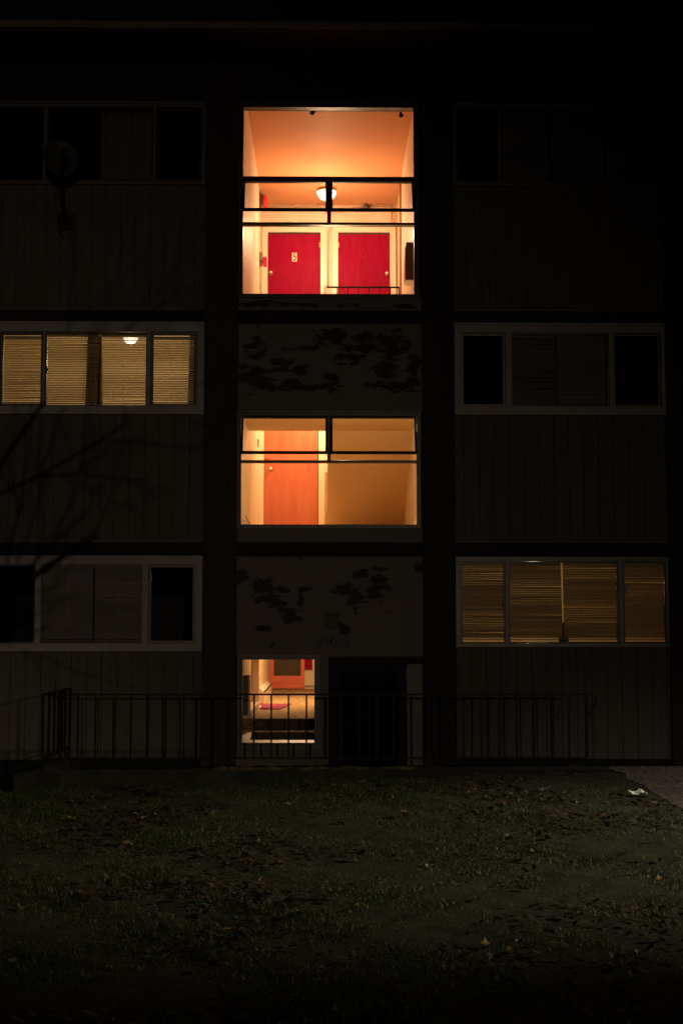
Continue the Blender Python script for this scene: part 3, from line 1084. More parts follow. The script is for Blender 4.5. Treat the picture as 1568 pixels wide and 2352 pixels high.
X, Z = at(590.5, 1018, 5.1)
o = tag(MB().box(-0.999, -0.982, 5.06, 5.14, Z - 0.06, Z + 0.06).build('call_point', M_bell, bevel=0.003), 'small red strip on the left wall beside the orange door', 'call point')

# steel cabinets
Yc = 1.7
cxx, cz1 = at(932, 556, Yc); _, cz0 = at(932, 642.6, Yc)
t = thing('wall_cabinet', 'grey steel cabinet on the right wall beside the upstairs landing', 'cabinet', (XW1, Yc, cz0))
m = MB(); m.box(cxx - XW1, -0.001, 0, 0.28, 0.004, cz1 - cz0); m.build('cabinet_box', M_grey, t, bevel=0.003)
m = MB(); m.box(cxx - XW1 - 0.014, cxx - XW1 - 0.001, 0.01, 0.27, 0.02, cz1 - cz0 - 0.06); m.build('cabinet_door', mat('cabinet_door_paint', (0.50, 0.10, 0.05), 0.4), t)
m = MB(); m.box(cxx - XW1 - 0.006, -0.001, -0.004, 0.285, -0.006, 0.003); m.build('bottom_flange', M_cream, t)
Yc = 0.72
cxx, cz1 = at(572, 1552, Yc); _, cz0 = at(572, 1643, Yc)
t = thing('wall_cabinet', 'grey steel cabinet on the left wall inside the ground floor lobby window', 'cabinet', (XW0, Yc, cz0))
m = MB(); m.box(0.001, cxx - XW0 - 0.012, 0, 0.34, 0.0, cz1 - cz0); m.build('cabinet_box', M_grey, t, bevel=0.003)
m = MB(); m.box(cxx - XW0 - 0.011, cxx - XW0 + 0.002, -0.004, 0.33, 0.02, cz1 - cz0 + 0.006); m.build('cabinet_door', M_cream, t)

# landing railing of the top floor
Yr = 4.84
rx0, rz = at(750, 659.5, Yr); rx1, _ = at(918, 659.5, Yr)
t = thing('stair_railing', 'short black metal railing on the landing in front of the right red door', 'railing', (rx0, Yr, F3))
m = MB(); m.box(0, rx1 - rx0, -0.012, 0.012, rz - F3 - 0.013, rz - F3 + 0.010); m.build('top_rail', M_black, t)
m = MB(); m.box(0, rx1 - rx0, -0.010, 0.010, 0.08, 0.10); m.build('bottom_rail', M_black, t)
n = 6
for k in range(n):
    X = at(774.5 + 24.3 * k, 667, Yr)[0] - rx0
    m = MB(); m.box(X - 0.007, X + 0.007, -0.007, 0.007, 0.101, rz - F3 - 0.014); m.build('baluster', M_black, t)
for X in (0.006, rx1 - rx0 - 0.014):
    m = MB(); m.box(X - 0.006, X + 0.014, -0.011, 0.011, 0.0, rz - F3 - 0.014) if X > 0.5 else m.box(-0.045, -0.001, -0.03, 0.03, 0.0, rz - F3 + 0.02)
    m.build('post', M_black if X > 0.5 else M_casing, t)

# handrails on the side walls
t = thing('wall_handrail', 'slanted brown handrail on the left wall of the middle landing', 'handrail', (-1.0, 1.0, 3.6))
m = MB()
h0 = (-1.0 + 0.05, 1.05, at(557, 1186, 1.05)[1]); h1 = (-0.95, 2.0, at(575, 1204, 2.0)[1])
m.tube([h0, h1], 0.011, 8)
m.build('rail', mat('brown_handrail', (0.60, 0.40, 0.22), 0.4), t).location = (1.0, -1.0, -3.6)
m = MB()
for q in (0.2, 0.8):
    p = Vector(h0).lerp(Vector(h1), q)
    m.box(-0.999, p.x, p.y - 0.01, p.y + 0.01, p.z - 0.05, p.z - 0.03)
m.build('bracket', M_brass, t).location = (1.0, -1.0, -3.6)

# lobby: rug, heater
m = MB()
ry = [(-0.94, 3.25), (-0.80, 3.30), (-0.60, 3.28), (-0.54, 3.85), (-0.47, 4.60), (-0.62, 4.66), (-0.78, 4.58), (-0.93, 4.62)]
n = len(m.v)
for (x, y) in ry:
    m.v.append((x, y, F1 + 0.004))
for i, (x, y) in enumerate(ry):
    m.v.append((x, y, F1 + 0.016 + 0.006 * math.sin(i * 2.1)))
m.f.append(tuple(range(n + 8, n + 16)))
for i in range(8):
    j = (i + 1) % 8
    m.f.append((n + i, n + j, n + 8 + j, n + 8 + i))
tag(m.build('rug', M_mat), 'crumpled pink red rug on the carpet of the lobby hall', 'rug')
t = thing('baseboard_heater', 'low white heater with slanted top along the lobby left wall', 'heater', (-0.965, 5.1, F1))
m = MB()
prof = [(0.0, 0.0), (0.085, 0.0), (0.085, 0.15), (0.0, 0.23)]
L_ = 3.0
n = len(m.v)
for (x, z) in prof: m.v.append((x, 0, z))
for (x, z) in prof: m.v.append((x, L_, z))
m.f += [(0, 1, 2, 3), (7, 6, 5, 4), (1, 5, 6, 2), (2, 6, 7, 3), (0, 4, 5, 1), (0, 3, 7, 4)]
m.build('heater_cover', M_casing, t)
m = MB(); m.box(0.074, 0.090, -0.006, L_, 0.152, 0.168); m.build('dark_edge', M_black, t)

# ------------------------------------------------------------------ blinds
def blind(x0, x1, z0, z1, tilt, y, material, label, group, cords=(0.3,), pitch=0.0205, sag=None, slant=0.0):
    t = thing('venetian_blind', label, 'blind', ((x0 + x1) / 2, y, z0), group)
    ox, oy, oz = t.location
    m = MB()
    w = 0.025
    n_ = int((z1 - z0 - 0.05) / pitch)
    ph = random.uniform(0, 6.28)
    sag = sag or 0.12
    for k in range(n_):
        zc_ = z1 - 0.035 - k * pitch + random.uniform(-0.0006, 0.0006)
        a = R(tilt + 5.0 * math.sin(k * 0.23 + ph) + random.uniform(-3, 3) + (random.choice((-14, 9)) if random.random() < 0.05 else 0))
        dy, dz_ = w / 2 * math.cos(a), w / 2 * math.sin(a)
        if sag and random.random() < sag:
            a2 = random.uniform(-0.008, 0.008)
        else:
            a2 = 0.0
        sl = slant * (k / n_)
        xa, xb = x0 - ox + sl, x1 - ox + sl
        cr = 0.0022
        p = len(m.v)
        for (xx, dzz) in ((xa, 0), (xb, a2)):
            for s in (-1, 0, 1):
                m.v.append((xx, s * dy - (cr * math.sin(a) if s == 0 else 0), zc_ - oz + dzz + s * dz_ + (cr * math.cos(a) if s == 0 else 0)))
        m.f.append((p, p + 3, p + 4, p + 1)); m.f.append((p + 1, p + 4, p + 5, p + 2))
        m.smooth |= {len(m.f) - 1, len(m.f) - 2}
    m.build('slats', material, t)
    m = MB(); m.box(x0 - ox, x1 - ox, -0.016, 0.016, z1 - 0.024 - oz, z1 - oz); m.build('head_rail', material, t)
    zb_ = z1 - 0.035 - n_ * pitch
    m = MB(); m.box(x0 - ox + slant, x1 - ox + slant, -0.012, 0.012, zb_ - 0.012 - oz, zb_ - oz); m.build('bottom_rail', material, t)
    for c in cords:
        cx = (x0 - ox) * (1 - c) + (x1 - ox) * c
        m = MB(); m.tube([(cx, -0.0145, z1 - 0.03 - oz), (cx + slant, -0.0145, zb_ - oz)], 0.0016, 4)
        m.build('ladder_cord', M_cord, t)
    return t


g = 'blinds in the lit left window'
yb = 0.085
blind(P_L2[0][0] + 0.03, P_L2[0][1] - 0.03, l2b + 0.03, l2t - 0.035, 46, yb, M_blind, 'glowing blind in the left sash of the lit left window', g, (0.35,))
xm = fx(228, 850)
blind(P_L2[1][0] + 0.012, xm - 0.012, l2b + 0.012, l2t - 0.006, 42, yb, M_blind, 'glowing blind left of the gap in the lit left window', g, (0.06, 0.74), slant=-0.02)
blind(xm + 0.014, P_L2[1][1] - 0.008, l2b + 0.012, l2t - 0.006, 40, yb, M_blind, 'glowing blind with a ceiling lamp showing behind it', g, (0.3, 0.5), slant=-0.012)
blind(P_L2[2][0] + 0.03, P_L2[2][1] - 0.05, l2b + 0.03, l2t - 0.035, 41, yb, M_blind, 'glowing blind in the right casement of the lit left window', g, (0.85,))
g = 'blinds in the lit lower right window'
xm2 = fx(1291, 1380)
blind(P_R1[0][0] + 0.01, P_R1[0][1] - 0.01, r1b + 0.02, r1t - 0.012, 52, yb, M_blind_dim, 'dim amber blind in the left pane of the lower right window', g, (0.3,), slant=0.012)
blind(P_R1[1][0] + 0.01, xm2 - 0.004, r1b + 0.02, r1t - 0.012, 52, yb, M_blind_dim, 'dim amber blind left of the bright slit in the lower right window', g, (0.66,), slant=0.016, sag=0.1)
blind(xm2 + 0.020, P_R1[1][1] - 0.008, r1b + 0.02, r1t - 0.012, 51, yb, M_blind_dim, 'dim amber blind right of the bright slit in the lower right window', g, (0.28,), slant=0.004, sag=0.1)
blind(P_R1[2][0] + 0.01, P_R1[2][1] - 0.01, r1b + 0.02, r1t - 0.012, 52, yb, M_blind_dim, 'dim amber blind in the right pane of the lower right window', g, (0.6,), slant=0.010, sag=0.1)
g = 'blinds in the dark windows'
xm = fx(213, 1390)
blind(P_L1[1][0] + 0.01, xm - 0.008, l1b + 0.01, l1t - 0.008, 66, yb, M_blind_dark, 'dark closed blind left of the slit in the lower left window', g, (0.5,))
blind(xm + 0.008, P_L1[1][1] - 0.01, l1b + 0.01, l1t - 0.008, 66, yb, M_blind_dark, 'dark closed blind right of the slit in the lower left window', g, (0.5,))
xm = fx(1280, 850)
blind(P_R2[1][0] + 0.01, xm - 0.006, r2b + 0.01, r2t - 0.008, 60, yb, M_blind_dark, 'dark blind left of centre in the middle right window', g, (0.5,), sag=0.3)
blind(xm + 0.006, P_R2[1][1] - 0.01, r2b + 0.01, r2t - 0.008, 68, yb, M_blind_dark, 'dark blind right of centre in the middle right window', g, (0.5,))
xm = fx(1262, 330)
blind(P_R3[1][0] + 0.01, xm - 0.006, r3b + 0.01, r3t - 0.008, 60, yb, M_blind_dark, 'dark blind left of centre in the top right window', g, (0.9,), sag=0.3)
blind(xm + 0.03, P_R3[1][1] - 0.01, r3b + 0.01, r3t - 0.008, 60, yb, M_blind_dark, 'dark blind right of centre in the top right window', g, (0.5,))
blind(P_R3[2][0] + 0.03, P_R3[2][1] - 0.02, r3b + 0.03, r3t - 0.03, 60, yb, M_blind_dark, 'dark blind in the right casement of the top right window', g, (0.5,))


def curtain(x0, x1, z0, z1, y, material, label, bell=0.0):
    m = MB()
    n_ = 40
    rows = 6
    for j in range(rows + 1):
        z = z1 + (z0 - z1) * j / rows
        for i in range(n_ + 1):
            u = i / n_
            spread = 1 + bell * j / rows
            x = (x0 + x1) / 2 + (u - 0.5) * (x1 - x0) * spread
            m.v.append((x, y + 0.018 * math.sin(u * 26 + j * 0.25), z))
    for j in range(rows):
        for i in range(n_):
            a = j * (n_ + 1) + i
            m.smooth.add(len(m.f))
            m.f.append((a, a + 1, a + n_ + 2, a + n_ + 1))
    o = m.build('curtain', material)
    s = o.modifiers.new('thickness', 'SOLIDIFY'); s.thickness = 0.003
    return tag(o, label, 'curtain')


curtain(fx(195, 850), fx(226, 850), l2b - 0.05, l2t + 0.02, 0.19, M_curtain, 'dark curtain strip hanging behind the glowing blinds beside the gap', 0.35)
curtain(fx(432, 850), fx(462, 850), l2b - 0.05, l2t + 0.02, 0.19, M_curtain, 'dark curtain at the right end of the lit left window', 0.3)
curtain(fx(228, 330), fx(350, 330), l3b - 0.02, l3t + 0.02, 0.14, mat('grey_sheet_cloth', (0.16, 0.14, 0.12), 0.9), 'grey sheet hung behind the top left window pane')

# pendant lamp in lower right flat
X, Z = at(1256, 1298, 2.6)
t = thing('pendant_lamp', 'orange shaded pendant lamp behind the lower right blinds', 'lamp', (X, 2.6, Z))
m = MB(); m.lathe([(0.05, 0.12), (0.09, 0.10), (0.15, -0.02), (0.155, -0.05), (0.145, -0.05), (0.08, 0.095), (0.045, 0.115)], (0, 0, 0)); m.build('lamp_shade', emit('lit_orange_shade', (1.0, 0.36, 0.10), 0.9), t)
m = MB(); m.tube([(0, 0, 0.11), (0, 0, F2 - 0.21 - Z)], 0.006, 6); m.build('cord', M_cream, t)
bpy.data.objects['right_flat_light'].location = (X - 0.15, 2.9, Z - 0.25)
# vase silhouette on the sill
X, Z = at(1293, 1476, 0.17)
m = MB(); m.box(fx(1060), fx(1528), 0.102, 0.215, Z - 0.02, Z); part('inner_sill', m, M_alu)
t = tag(MB().lathe([(0.0, 0.0), (0.055, 0.0), (0.062, 0.03), (0.045, 0.09), (0.022, 0.15), (0.018, 0.21), (0.024, 0.225), (0.015, 0.225), (0.0, 0.20)], (0, 0, 0)).build('bottle', M_smoke), 'dark bottle standing on the sill of the lower right window', 'bottle')
t.location = (X, 0.16, Z)
# paper card stuck in right pane
X, Z = at(1436, 1352, 0.05)
m = MB()
m.v += [(X - 0.02, 0.060, Z + 0.05), (X + 0.045, 0.060, Z + 0.05), (X + 0.015, 0.060, Z - 0.06), (X - 0.02, 0.060, Z - 0.07)]
m.v += [(a, 0.062, c) for (a, b, c) in m.v]
m.f += [(0, 1, 2, 3), (7, 6, 5, 4), (0, 4, 5, 1), (1, 5, 6, 2), (2, 6, 7, 3), (3, 7, 4, 0)]
tag(m.build('paper_note', mat('pale_pink_paper', (0.75, 0.55, 0.50), 0.8)), 'torn pale paper in the right pane of the lower right window', 'paper')

# ================================================================== THINGS OUTSIDE ON THE FACADE
# house number
t = thing('house_number', 'black italic house number 3955 over the entrance', 'house number', (at(763, 1472)[0], -0.0, at(763, 1472)[1]))


def tz(x, y):
    X, Z = at(1240 / 1.7417 + x / 15.17, 2530 / 1.7417 + y / 15.17, 0)
    return X - t.location.x, Z - t.location.z


five = [[(1088, 140, 44), (1000, 156, 36), (912, 150, 26)], [(918, 146, 24), (902, 220, 24), (886, 306, 26)],
        [(880, 305, 22), (950, 285, 40), (1010, 320, 54), (1030, 390, 58), (1000, 455, 46), (940, 490, 28), (880, 480, 28), (840, 440, 32), (822, 415, 42)]]
digits = [[[(290, 155, 14), (335, 120, 30), (390, 120, 46), (428, 160, 54), (405, 215, 48), (355, 262, 30), (292, 292, 10)],
           [(325, 280, 20), (390, 308, 45), (410, 360, 58), (385, 430, 52), (320, 472, 36), (250, 470, 32), (205, 430, 34), (190, 385, 44)]],
          [[(680, 130, 26), (610, 150, 36), (560, 210, 46), (555, 280, 46), (600, 335, 38), (670, 345, 26), (730, 300, 38), (765, 220, 52), (740, 150, 38), (680, 130, 26)],
           [(765, 225, 52), (748, 310, 50), (690, 390, 44), (600, 445, 30), (500, 478, 6)]],
          five, [[(x + 308, y + 8, w) for (x, y, w) in p] for p in five]]
for dg in digits:
    m = MB()
    strokes(m, dg, tz, 1.35, -0.004, 0.008)
    m.build('digit', M_black_cloth, t)

# small patched vent cover above the number
X, Z = at(763, 1428)
t = thing('vent_cover', 'small square painted vent cover above the house number', 'vent', (X, 0.0, Z))
m = MB(); m.box(-0.095 / 1.2, 0.095 / 1.2, -0.016, 0.009, -0.08, 0.08); m.build('cover_plate', M_siding, t, bevel=0.004)
m = MB(); m.box(-0.09, 0.09, -0.030, -0.004, 0.082, 0.10); m.build('hood', M_siding, t, bevel=0.003)

# satellite dish at the top left window
X, Z = at(139, 366, -0.45)
t = thing('satellite_dish', 'pale oval satellite dish mounted in front of the top left window', 'satellite dish', (X, -0.42, Z))
m = MB()
axd = Vector((0.30, -0.90, 0.32)).normalized()
u = axd.cross(Vector((0, 0, 1))).normalized(); w_ = u.cross(axd)
rings = 9; seg = 40
RX, RZ = 0.205, 0.245
for sgn in (0, 1):
    for i in range(rings + 1):
        r_ = i / rings
        for k in range(seg):
            a = 2 * math.pi * k / seg
            p = (u * (math.cos(a) * RX * r_) + w_ * (math.sin(a) * RZ * r_)) + axd * (0.055 * r_ * r_ - 0.004 * sgn)
            m.v.append(tuple(p))
o1 = (rings + 1) * seg
for i in range(rings):
    for k in range(seg):
        a = i * seg + k; b = i * seg + (k + 1) % seg
        m.smooth.add(len(m.f)); m.f.append((a, b, b + seg, a + seg))
        m.smooth.add(len(m.f)); m.f.append((o1 + a, o1 + a + seg, o1 + b + seg, o1 + b))
for k in range(seg):
    a = rings * seg + k; b = rings * seg + (k + 1) % seg
    m.f.append((a, b, o1 + b, o1 + a))
dish = m.build('reflector', mat('pale_grey_dish', (0.075, 0.068, 0.056), 0.5), t)
m = MB()
m.tube([tuple(w_ * -0.24 + axd * 0.0), tuple(w_ * -0.20 + axd * 0.18), tuple(w_ * -0.13 + axd * 0.34)], 0.012, 8)
m.build('feed_arm', M_bronze, t)
m = MB()
pf = w_ * -0.12 + axd * 0.34
m.lathe([(0.0, -0.03), (0.03, -0.03), (0.036, 0.0), (0.036, 0.05), (0.02, 0.09), (0.0, 0.09)], tuple(pf), tuple(-axd + w_ * 0.4), 16)
m.build('feed_horn', M_bronze, t)
m = MB()
m.tube([tuple(axd * -0.01), (0.0, 0.10, -0.06), (0.0, 0.12, -0.45), (0.01, 0.30, -0.58), (0.01, 0.415, -0.60)], 0.022, 10)
m.build('mast', M_bronze, t)
m = MB(); m.box(-0.10, 0.10, 0.40, 0.43, -0.70, -0.50); m.build('foot_plate', M_bronze, t, bevel=0.004)
m = MB(); m.tube([(0.0, 0.12, -0.2), (-0.10, 0.2, -0.35), (-0.11, 0.42, -0.5), (-0.09, 0.415, -0.72), (-0.03, 0.415, -0.78)], 0.005, 6); m.build('cable', M_black, t)
fc = bpy.data.curves.new('dish_text', 'FONT'); fc.body = 'Bell\nExpressVu'; fc.size = 0.055; fc.align_x = 'CENTER'; fc.extrude = 0.0008; fc.shear = 0.25
tmp = bpy.data.objects.new('dish_text', fc); COL.objects.link(tmp)
bpy.context.view_layer.update()
me = bpy.data.meshes.new_from_object(tmp.evaluated_get(bpy.context.evaluated_depsgraph_get()))
COL.objects.unlink(tmp); bpy.data.objects.remove(tmp)
me.materials.clear(); me.materials.append(M_black)
dt = bpy.data.objects.new('lettering', me); COL.objects.link(dt); dt.parent = dish
mm = Matrix((u, w_, axd)).transposed().to_4x4()
dt.matrix_local = Matrix.Translation(tuple(axd * 0.014 + w_ * 0.04 - u * 0.0)) @ mm @ Matrix.Rotation(R(-14), 4, 'Z')


# ================================================================== GROUND
def gh(X, Y):
    """height of lawn and driveway"""
    e = 0.03 + (min(max(X, -3.5), 3.0) + 3.5) / 6.5 * 0.18
    t_ = min(max((Y + 11.0) / 9.4, 0), 1)
    return e * t_ * t_ * (3 - 2 * t_) * 1.0


def ghn(X, Y):
    e = 0.03 + (np.clip(X, -3.5, 3.0) + 3.5) / 6.5 * 0.18
    t_ = np.clip((Y + 11.0) / 9.4, 0, 1)
    return e * t_ * t_ * (3 - 2 * t_)


EDGE_X = 2.93


def bumps(X, Y):
    return np.clip((EDGE_X - X) / 0.5, 0, 1) * (0.010 * np.sin(X * 17 + 2 * np.sin(Y * 6)) * np.sin(Y * 21 + 2 * np.cos(X * 4)) + 0.012 * np.sin(X * 3.1 + 1.3 * np.sin(Y * 1.7)) * np.cos(Y * 2.6 + X) + 0.008 * np.sin(X * 7.3 + Y * 5.1) + 0.006 * np.cos(X * 11.0 - Y * 9.2))


def grid(name, xs, ys, zf, material, kind='structure'):
    m = MB()
    nx, ny = len(xs), len(ys)
    for y in ys:
        for x in xs:
            m.v.append((x, y, float(zf(x, y))))
    for j in range(ny - 1):
        for i in range(nx - 1):
            a = j * nx + i
            m.smooth.add(len(m.f))
            m.f.append((a, a + 1, a + nx + 1, a + nx))
    o = m.build(name, material)
    return tag(o, None, None, None, kind)



M_soil = mat('lawn_soil', (0.028, 0.030, 0.013), 1.0, (0.014, 0.012, 0.007), 5.0, (1, 1, 1), 1.0, 30, lo=0.4, hi=0.6)
xs = list(np.concatenate([np.arange(-40, -6, 4), np.arange(-6, EDGE_X - 0.05, 0.06), [EDGE_X, EDGE_X + 0.2]]))
ys = list(np.concatenate([np.arange(-70, -14, 4), np.arange(-14, -1.7, 0.06), [-1.72]]))
grid('lawn', xs, ys, lambda x, y: gh(x, y) + float(bumps(x, y)), M_soil)
M_asph = mat('worn_asphalt', (0.19, 0.155, 0.13), 0.9, (0.035, 0.030, 0.027), 26, (1, 1, 1), 1.0, 60, lo=0.38, hi=0.64, detail=2)


def asphalt():
    nt = M_asph.node_tree
    N, L = nt.nodes, nt.links
    b = N['Principled BSDF']
    src = b.inputs['Base Color'].links[0].from_socket
    tc = N.new('ShaderNodeTexCoord'); sep = N.new('ShaderNodeSeparateXYZ')
    L.new(tc.outputs['Object'], sep.inputs[0])
    ns = N.new('ShaderNodeTexNoise'); ns.inputs['Scale'].default_value = 1.8; ns.inputs['Detail'].default_value = 5
    L.new(tc.outputs['Object'], ns.inputs['Vector'])
    ma = N.new('ShaderNodeMath'); ma.operation = 'MULTIPLY_ADD'; ma.inputs[1].default_value = 0.9
    L.new(ns.outputs[0], ma.inputs[0]); L.new(sep.outputs[1], ma.inputs[2])
    mr = N.new('ShaderNodeMapRange'); mr.inputs['From Min'].default_value = -2.75; mr.inputs['From Max'].default_value = -2.70
    L.new(ma.outputs[0], mr.inputs[0])
    mx = N.new('ShaderNodeMix'); mx.data_type = 'RGBA'; mx.blend_type = 'MULTIPLY'; mx.inputs[0].default_value = 1.0
    lo = N.new('ShaderNodeMix'); lo.data_type = 'RGBA'; lo.inputs[6].default_value = (0.74, 0.71, 0.76, 1); lo.inputs[7].default_value = (1, 1, 1, 1)
    L.new(mr.outputs[0], lo.inputs[0])
    L.new(src, mx.inputs[6]); L.new(lo.outputs[2], mx.inputs[7]); L.new(mx.outputs[2], b.inputs['Base Color'])


asphalt()
xs = list(np.concatenate([np.arange(EDGE_X + 0.001, 7.6, 0.15), [7.6]]))
ys = list(np.concatenate([np.arange(-70, -14, 4), np.arange(-14, -1.5, 0.05), [-1.45, -1.38, -1.2, -0.9, -0.5, -0.01]]))
drv = grid('driveway', xs, ys, lambda x, y: (gh(x, y) + 0.008 + 0.004 * math.sin(x * 3 + y)) if y < -1.46 else 0.235 - (y + 1.45) * 0.62, M_asph)
for v in drv.data.vertices:
    if v.co.x < EDGE_X + 0.01 and v.co.y < -1.6:
        v.co.x += 0.07 * mnoise.noise(Vector((0, v.co.y * 2.2, 1))) + 0.04 * mnoise.noise(Vector((0, v.co.y * 9, 4))) + 0.02
grid('ground', [7.6, 40], [-70, -14, -8, 0, 30], lambda x, y: 0.0, M_soil)
grid('path', [-2.96, EDGE_X - 0.01], [-1.5, -0.001 + 0.008], lambda x, y: -0.75, M_concrete)
grid('planting_bed', list(np.arange(-12, -3.05, 0.3)) + [-3.05], [-1.72, -1.3, -0.8, -0.3, 0.007], lambda x, y: -0.10 - 0.12 * (y + 1.72) + 0.02 * math.sin(x * 7 + y * 5), M_soil)


# retaining wall with a mossy top
def rough_box(x0, x1, y0, y1, z0, z1, step=0.05, amp=0.012, seed=0.0, zf=None):
    m = MB()
    nx = max(2, int((x1 - x0) / step)); ny = max(2, int((y1 - y0) / step)); nz = max(2, int((z1 - z0) / step))

    def P(x, y, z):
        t_ = (z - z0) / (z1 - z0)
        zz = z + (zf(x) if zf else 0) * t_
        v = Vector((x, y, zz))
        d = mnoise.noise_vector(v * 5 + Vector((seed, 0, 0))) * amp + mnoise.noise_vector(v * 16) * amp * 0.4
        # rounded top edge
        if t_ > 0.999:
            ey = min(y - y0, y1 - y); ex = min(x - x0, x1 - x)
            e = min(ey, ex)
            if e < 0.04: v.z -= (0.04 - e) * 0.6
        return tuple(v + d)

    def sheet(f, na, nb):
        n0 = len(m.v)
        for j in range(nb + 1):
            for i in range(na + 1):
                m.v.append(f(i / na, j / nb))
        for j in range(nb):
            for i in range(na):
                a = n0 + j * (na + 1) + i
                m.smooth.add(len(m.f))
                m.f.append((a, a + 1, a + na + 2, a + na + 1))
    lx, ly, lz = x1 - x0, y1 - y0, z1 - z0
    sheet(lambda s, t_: P(x0 + lx * s, y0, z0 + lz * t_), nx, nz)
    sheet(lambda s, t_: P(x0 + lx * s, y1, z0 + lz * t_), nx, nz)
    sheet(lambda s, t_: P(x0, y0 + ly * s, z0 + lz * t_), ny, nz)
    sheet(lambda s, t_: P(x1, y0 + ly * s, z0 + lz * t_), ny, nz)
    sheet(lambda s, t_: P(x0 + lx * s, y0 + ly * t_, z1), nx, ny)
    return m


RW = thing('retaining_wall', 'low mossy concrete retaining wall between the lawn and the sunken walk', 'wall', (0, -1.6, 0))
m = rough_box(-3.04, EDGE_X - 0.03, -1.74, -1.50, -0.8, 0.235, 0.05, 0.014, 0, lambda x: 0.006 * x)
m.build('wall_body', M_moss, RW).location = (0, 1.6, 0)
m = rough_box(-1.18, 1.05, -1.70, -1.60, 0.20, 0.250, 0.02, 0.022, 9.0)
m.build('lit_moss', mat('window_lit_moss', (0.17, 0.115, 0.03), 1.0, (0.015, 0.014, 0.006), 9, bump=1.0, bscale=60), RW).location = (0, 1.6, 0)  # mossy strip, its gold colour carrying the light from the lobby window
m = rough_box(-3.06, -2.86, -1.499, 0.0, -0.8, 0.20, 0.06, 0.012, 3.0)
m.build('side_wall', M_concrete, RW).location = (0, 1.6, 0)
m = rough_box(-3.10, -2.62, -1.86, -1.60, -0.2, 0.215, 0.05, 0.03, 5.0)
m.build('broken_end', M_moss, RW).location = (0, 1.6, 0)

# ------------------------------------------------------------------ front railing
YF = -1.62
rxa = at(98.5, 1670, YF)[0]
rxb = at(1345.5, 1670, YF)[0]
zrt = at(760, 1595, YF)[1]
zrb = at(760, 1742, YF)[1]
RL = thing('iron_railing', 'long black iron railing with thin upright bars along the retaining wall', 'railing', (rxa, YF, 0.2))
ox, oy, oz = RL.location


def rpart(name, m):
    o = m.build(name, M_rail, RL)
    o.location = (-ox, -oy, -oz)
    return o


m = MB(); m.box(rxa - 0.012, rxb + 0.012, YF - 0.016, YF + 0.016, zrt - 0.009, zrt + 0.009); rpart('top_rail', m)
m = MB(); m.box(rxa, rxb, YF - 0.011, YF + 0.011, zrb - 0.008, zrb + 0.008); rpart('bottom_rail', m)
nb = 31
for k in range(nb + 1):
    X = rxa + (rxb - rxa) * k / nb
    post = k in (0, 10, 21, 31)
    w = 0.013 if post else 0.0085
    lean = 0.004 * math.sin(k * 1.7)
    m = MB()
    T = Matrix.Translation((X, YF, 0)) @ Matrix(((1, 0, lean, 0), (0, 1, 0, 0), (0, 0, 1, 0), (0, 0, 0, 1)))
    if post:
        m.box(-w, w, -w, w, 0.18, zrb - 0.009, T); m.box(-w, w, -w, w, zrb + 0.009, zrt - 0.010, T)
        rpart('post', m)
    else:
        m.box(-w, w, -w, w, zrb + 0.009, zrt - 0.010, T)
        rpart('baluster', m)
# return side towards the house
sy1 = -0.06
m = MB(); m.box(rxa - 0.013, rxa + 0.013, YF + 0.017, sy1, zrt - 0.009, zrt + 0.009); rpart('side_top_rail', m)
m = MB(); m.box(rxa - 0.010, rxa + 0.010, YF + 0.013, sy1, zrb - 0.008, zrb + 0.008); rpart('side_bottom_rail', m)
for k in range(1, 6):
    Y = YF + (sy1 - YF) * k / 5.02
    w = 0.0085 if k != 5 else 0.013
    m = MB(); m.box(rxa - w, rxa + w, Y - w, Y + w, zrb + 0.009 if k != 5 else 0.15, zrt - 0.010); rpart('baluster', m)
# scroll at right end
sc = [(1345.5, 1594.5), (1357, 1594.5), (1363, 1597), (1366, 1603), (1365, 1612), (1358, 1627), (1351, 1637), (1349, 1643), (1352, 1647), (1357, 1646), (1360, 1644)]
m = MB(); m.tube([(at(a, b, YF)[0] + 0.012, YF, at(a, b, YF)[1]) for a, b in sc], 0.0065, 6); rpart('scroll', m)


